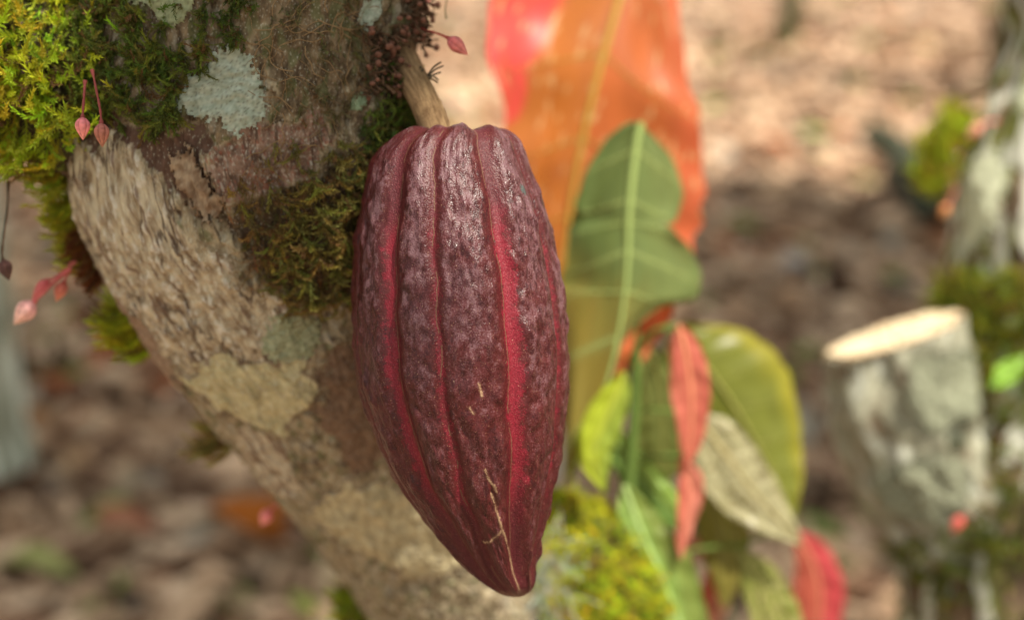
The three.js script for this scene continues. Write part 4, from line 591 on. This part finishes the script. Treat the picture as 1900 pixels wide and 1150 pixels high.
{
  reseed(71); const lists = DRY.map(() => [[], []]);
  for (let i = 0; i < 20000; i++) {
    const near = i < 12000, z = near ? rr(-1.0, -6) : rr(-5, -16), x = rr(-1, 1) * (0.6 + Math.abs(z) * 0.42), k = Math.floor(rnd() * DRY.length), l = rr(0.06, 0.155);
    const e = new THREE.Euler(rr(-0.35, 0.35), rr(0, 6.283), rr(-0.35, 0.35), 'YXZ'), m = new THREE.Matrix4().compose(V(x, groundH(x, z) + rr(0.004, 0.035), z), new THREE.Quaternion().setFromEuler(e), V(l, l, l));
    lists[k][0].push(m); lists[k][1].push(litterCol());
  }
  const lm = std({ vertexColors: true, roughness: 0.8 });
  lists.forEach((l, i) => copies('leaf_litter', DRY[i], lm, l[0], l[1], scene, { kind: 'stuff' }));
}
// single fallen leaves that stand out
for (const [x, y, len, yaw, pitch, k, c, label] of [
  [478, 1000, 0.19, 1.25, 0.3, 0, [0.46, 0.145, 0.025], 'bright orange fallen leaf just below the leaning trunk'],
  [375, 950, 0.17, 1.5, 0.1, 3, [0.50, 0.42, 0.27], 'pale cream fallen leaf to the left of the orange one'],
  [240, 975, 0.13, 1.3, 0.2, 1, [0.40, 0.17, 0.10], 'rusty pink fallen leaf left of the pale cream one'],
  [140, 870, 0.13, 0.5, 0.3, 0, [0.46, 0.31, 0.18], 'tan curled fallen leaf in the lower left litter'],
  [240, 905, 0.11, 0.2, 0.3, 2, [0.42, 0.34, 0.24], 'beige upright curled leaf between the tan and the rusty leaf'],
  [100, 905, 0.08, 0.9, 0.1, 3, [0.22, 0.24, 0.25], 'grey fallen leaf scrap beside the tan curled leaf'],
  [45, 880, 0.08, 1.4, 0.2, 4, [0.30, 0.08, 0.05], 'dark red fallen leaf near the pale background trunk'],
  [75, 770, 0.10, 1.2, 0.2, 1, [0.34, 0.15, 0.05], 'orange brown fallen leaf highest beside the pale background trunk'],
  [400, 770, 0.12, 0.6, 0.4, 2, [0.36, 0.14, 0.07], 'brick red fallen leaf touching the trunk edge'],
  [60, 1065, 0.15, 1.5, 0.1, 0, [0.34, 0.36, 0.14], 'green and straw coloured leaf at the lower left corner'],
  [185, 1140, 0.15, 0.7, 0.1, 3, [0.42, 0.40, 0.18], 'yellowish fallen leaf at the bottom edge'],
  [560, 1130, 0.12, 1.1, 0.1, 4, [0.24, 0.30, 0.07], 'greenish fallen leaf at the bottom near the trunk foot'],
  [640, 1090, 0.16, 0.6, 0.2, 1, [0.55, 0.42, 0.27], 'large pale tan fallen leaf at the bottom near the trunk foot'],
  [380, 900, 0.1, 1.6, 0.2, 2, [0.44, 0.31, 0.22], 'pinkish tan fallen leaf above the pale cream one'],
  [15, 1000, 0.15, 0.3, 0.1, 3, [0.55, 0.40, 0.25], 'sandy fallen leaf at the left edge of the picture'],
  [1540, 560, 0.2, 0.2, 0.9, 0, [0.05, 0.028, 0.018], 'nearly black leaf shape standing up behind the sawn stub'],  // leaf shape in a near black brown
  [1380, 400, 0.14, 0.4, 0.3, 3, [0.42, 0.40, 0.36], 'grey white fallen leaf right of the big orange leaf'],
  [1480, 500, 0.13, 0.4, 0.3, 1, [0.42, 0.40, 0.37], 'ash grey fallen leaf in the middle of the brown litter'],
  [1735, 460, 0.12, 1.2, 0.1, 2, [0.42, 0.20, 0.10], 'rust coloured fallen leaf left of the lichen trunk'],
  [1690, 380, 0.14, 1.3, 0.2, 0, [0.48, 0.38, 0.29], 'pale fallen leaf beside the fallen branch'],
  [1670, 1060, 0.12, 0.9, 0.2, 3, [0.50, 0.36, 0.22], 'tan fallen leaf below the sawn stub'],
  [1535, 890, 0.1, 0.9, 0.2, 4, [0.36, 0.20, 0.14], 'reddish brown fallen leaf left of the sawn stub'],
]) {
  const p = onGround(x, y, 0.03); p.y = groundH(p.x, p.z) + 0.035;
  const t = new THREE.Mesh(DRY[k], std({ vertexColors: true, color: rgb(...c), roughness: 0.75 })); t.name = numbered('fallen_leaf'); t.userData = { label, category: 'leaf', group: 'single fallen leaves on the litter' };
  t.position.copy(p); t.rotation.set(pitch, yaw, rr(-0.2, 0.2), 'YXZ'); t.scale.setScalar(len); t.castShadow = t.receiveShadow = true; scene.add(t);
}
renderer.render(scene, camera);
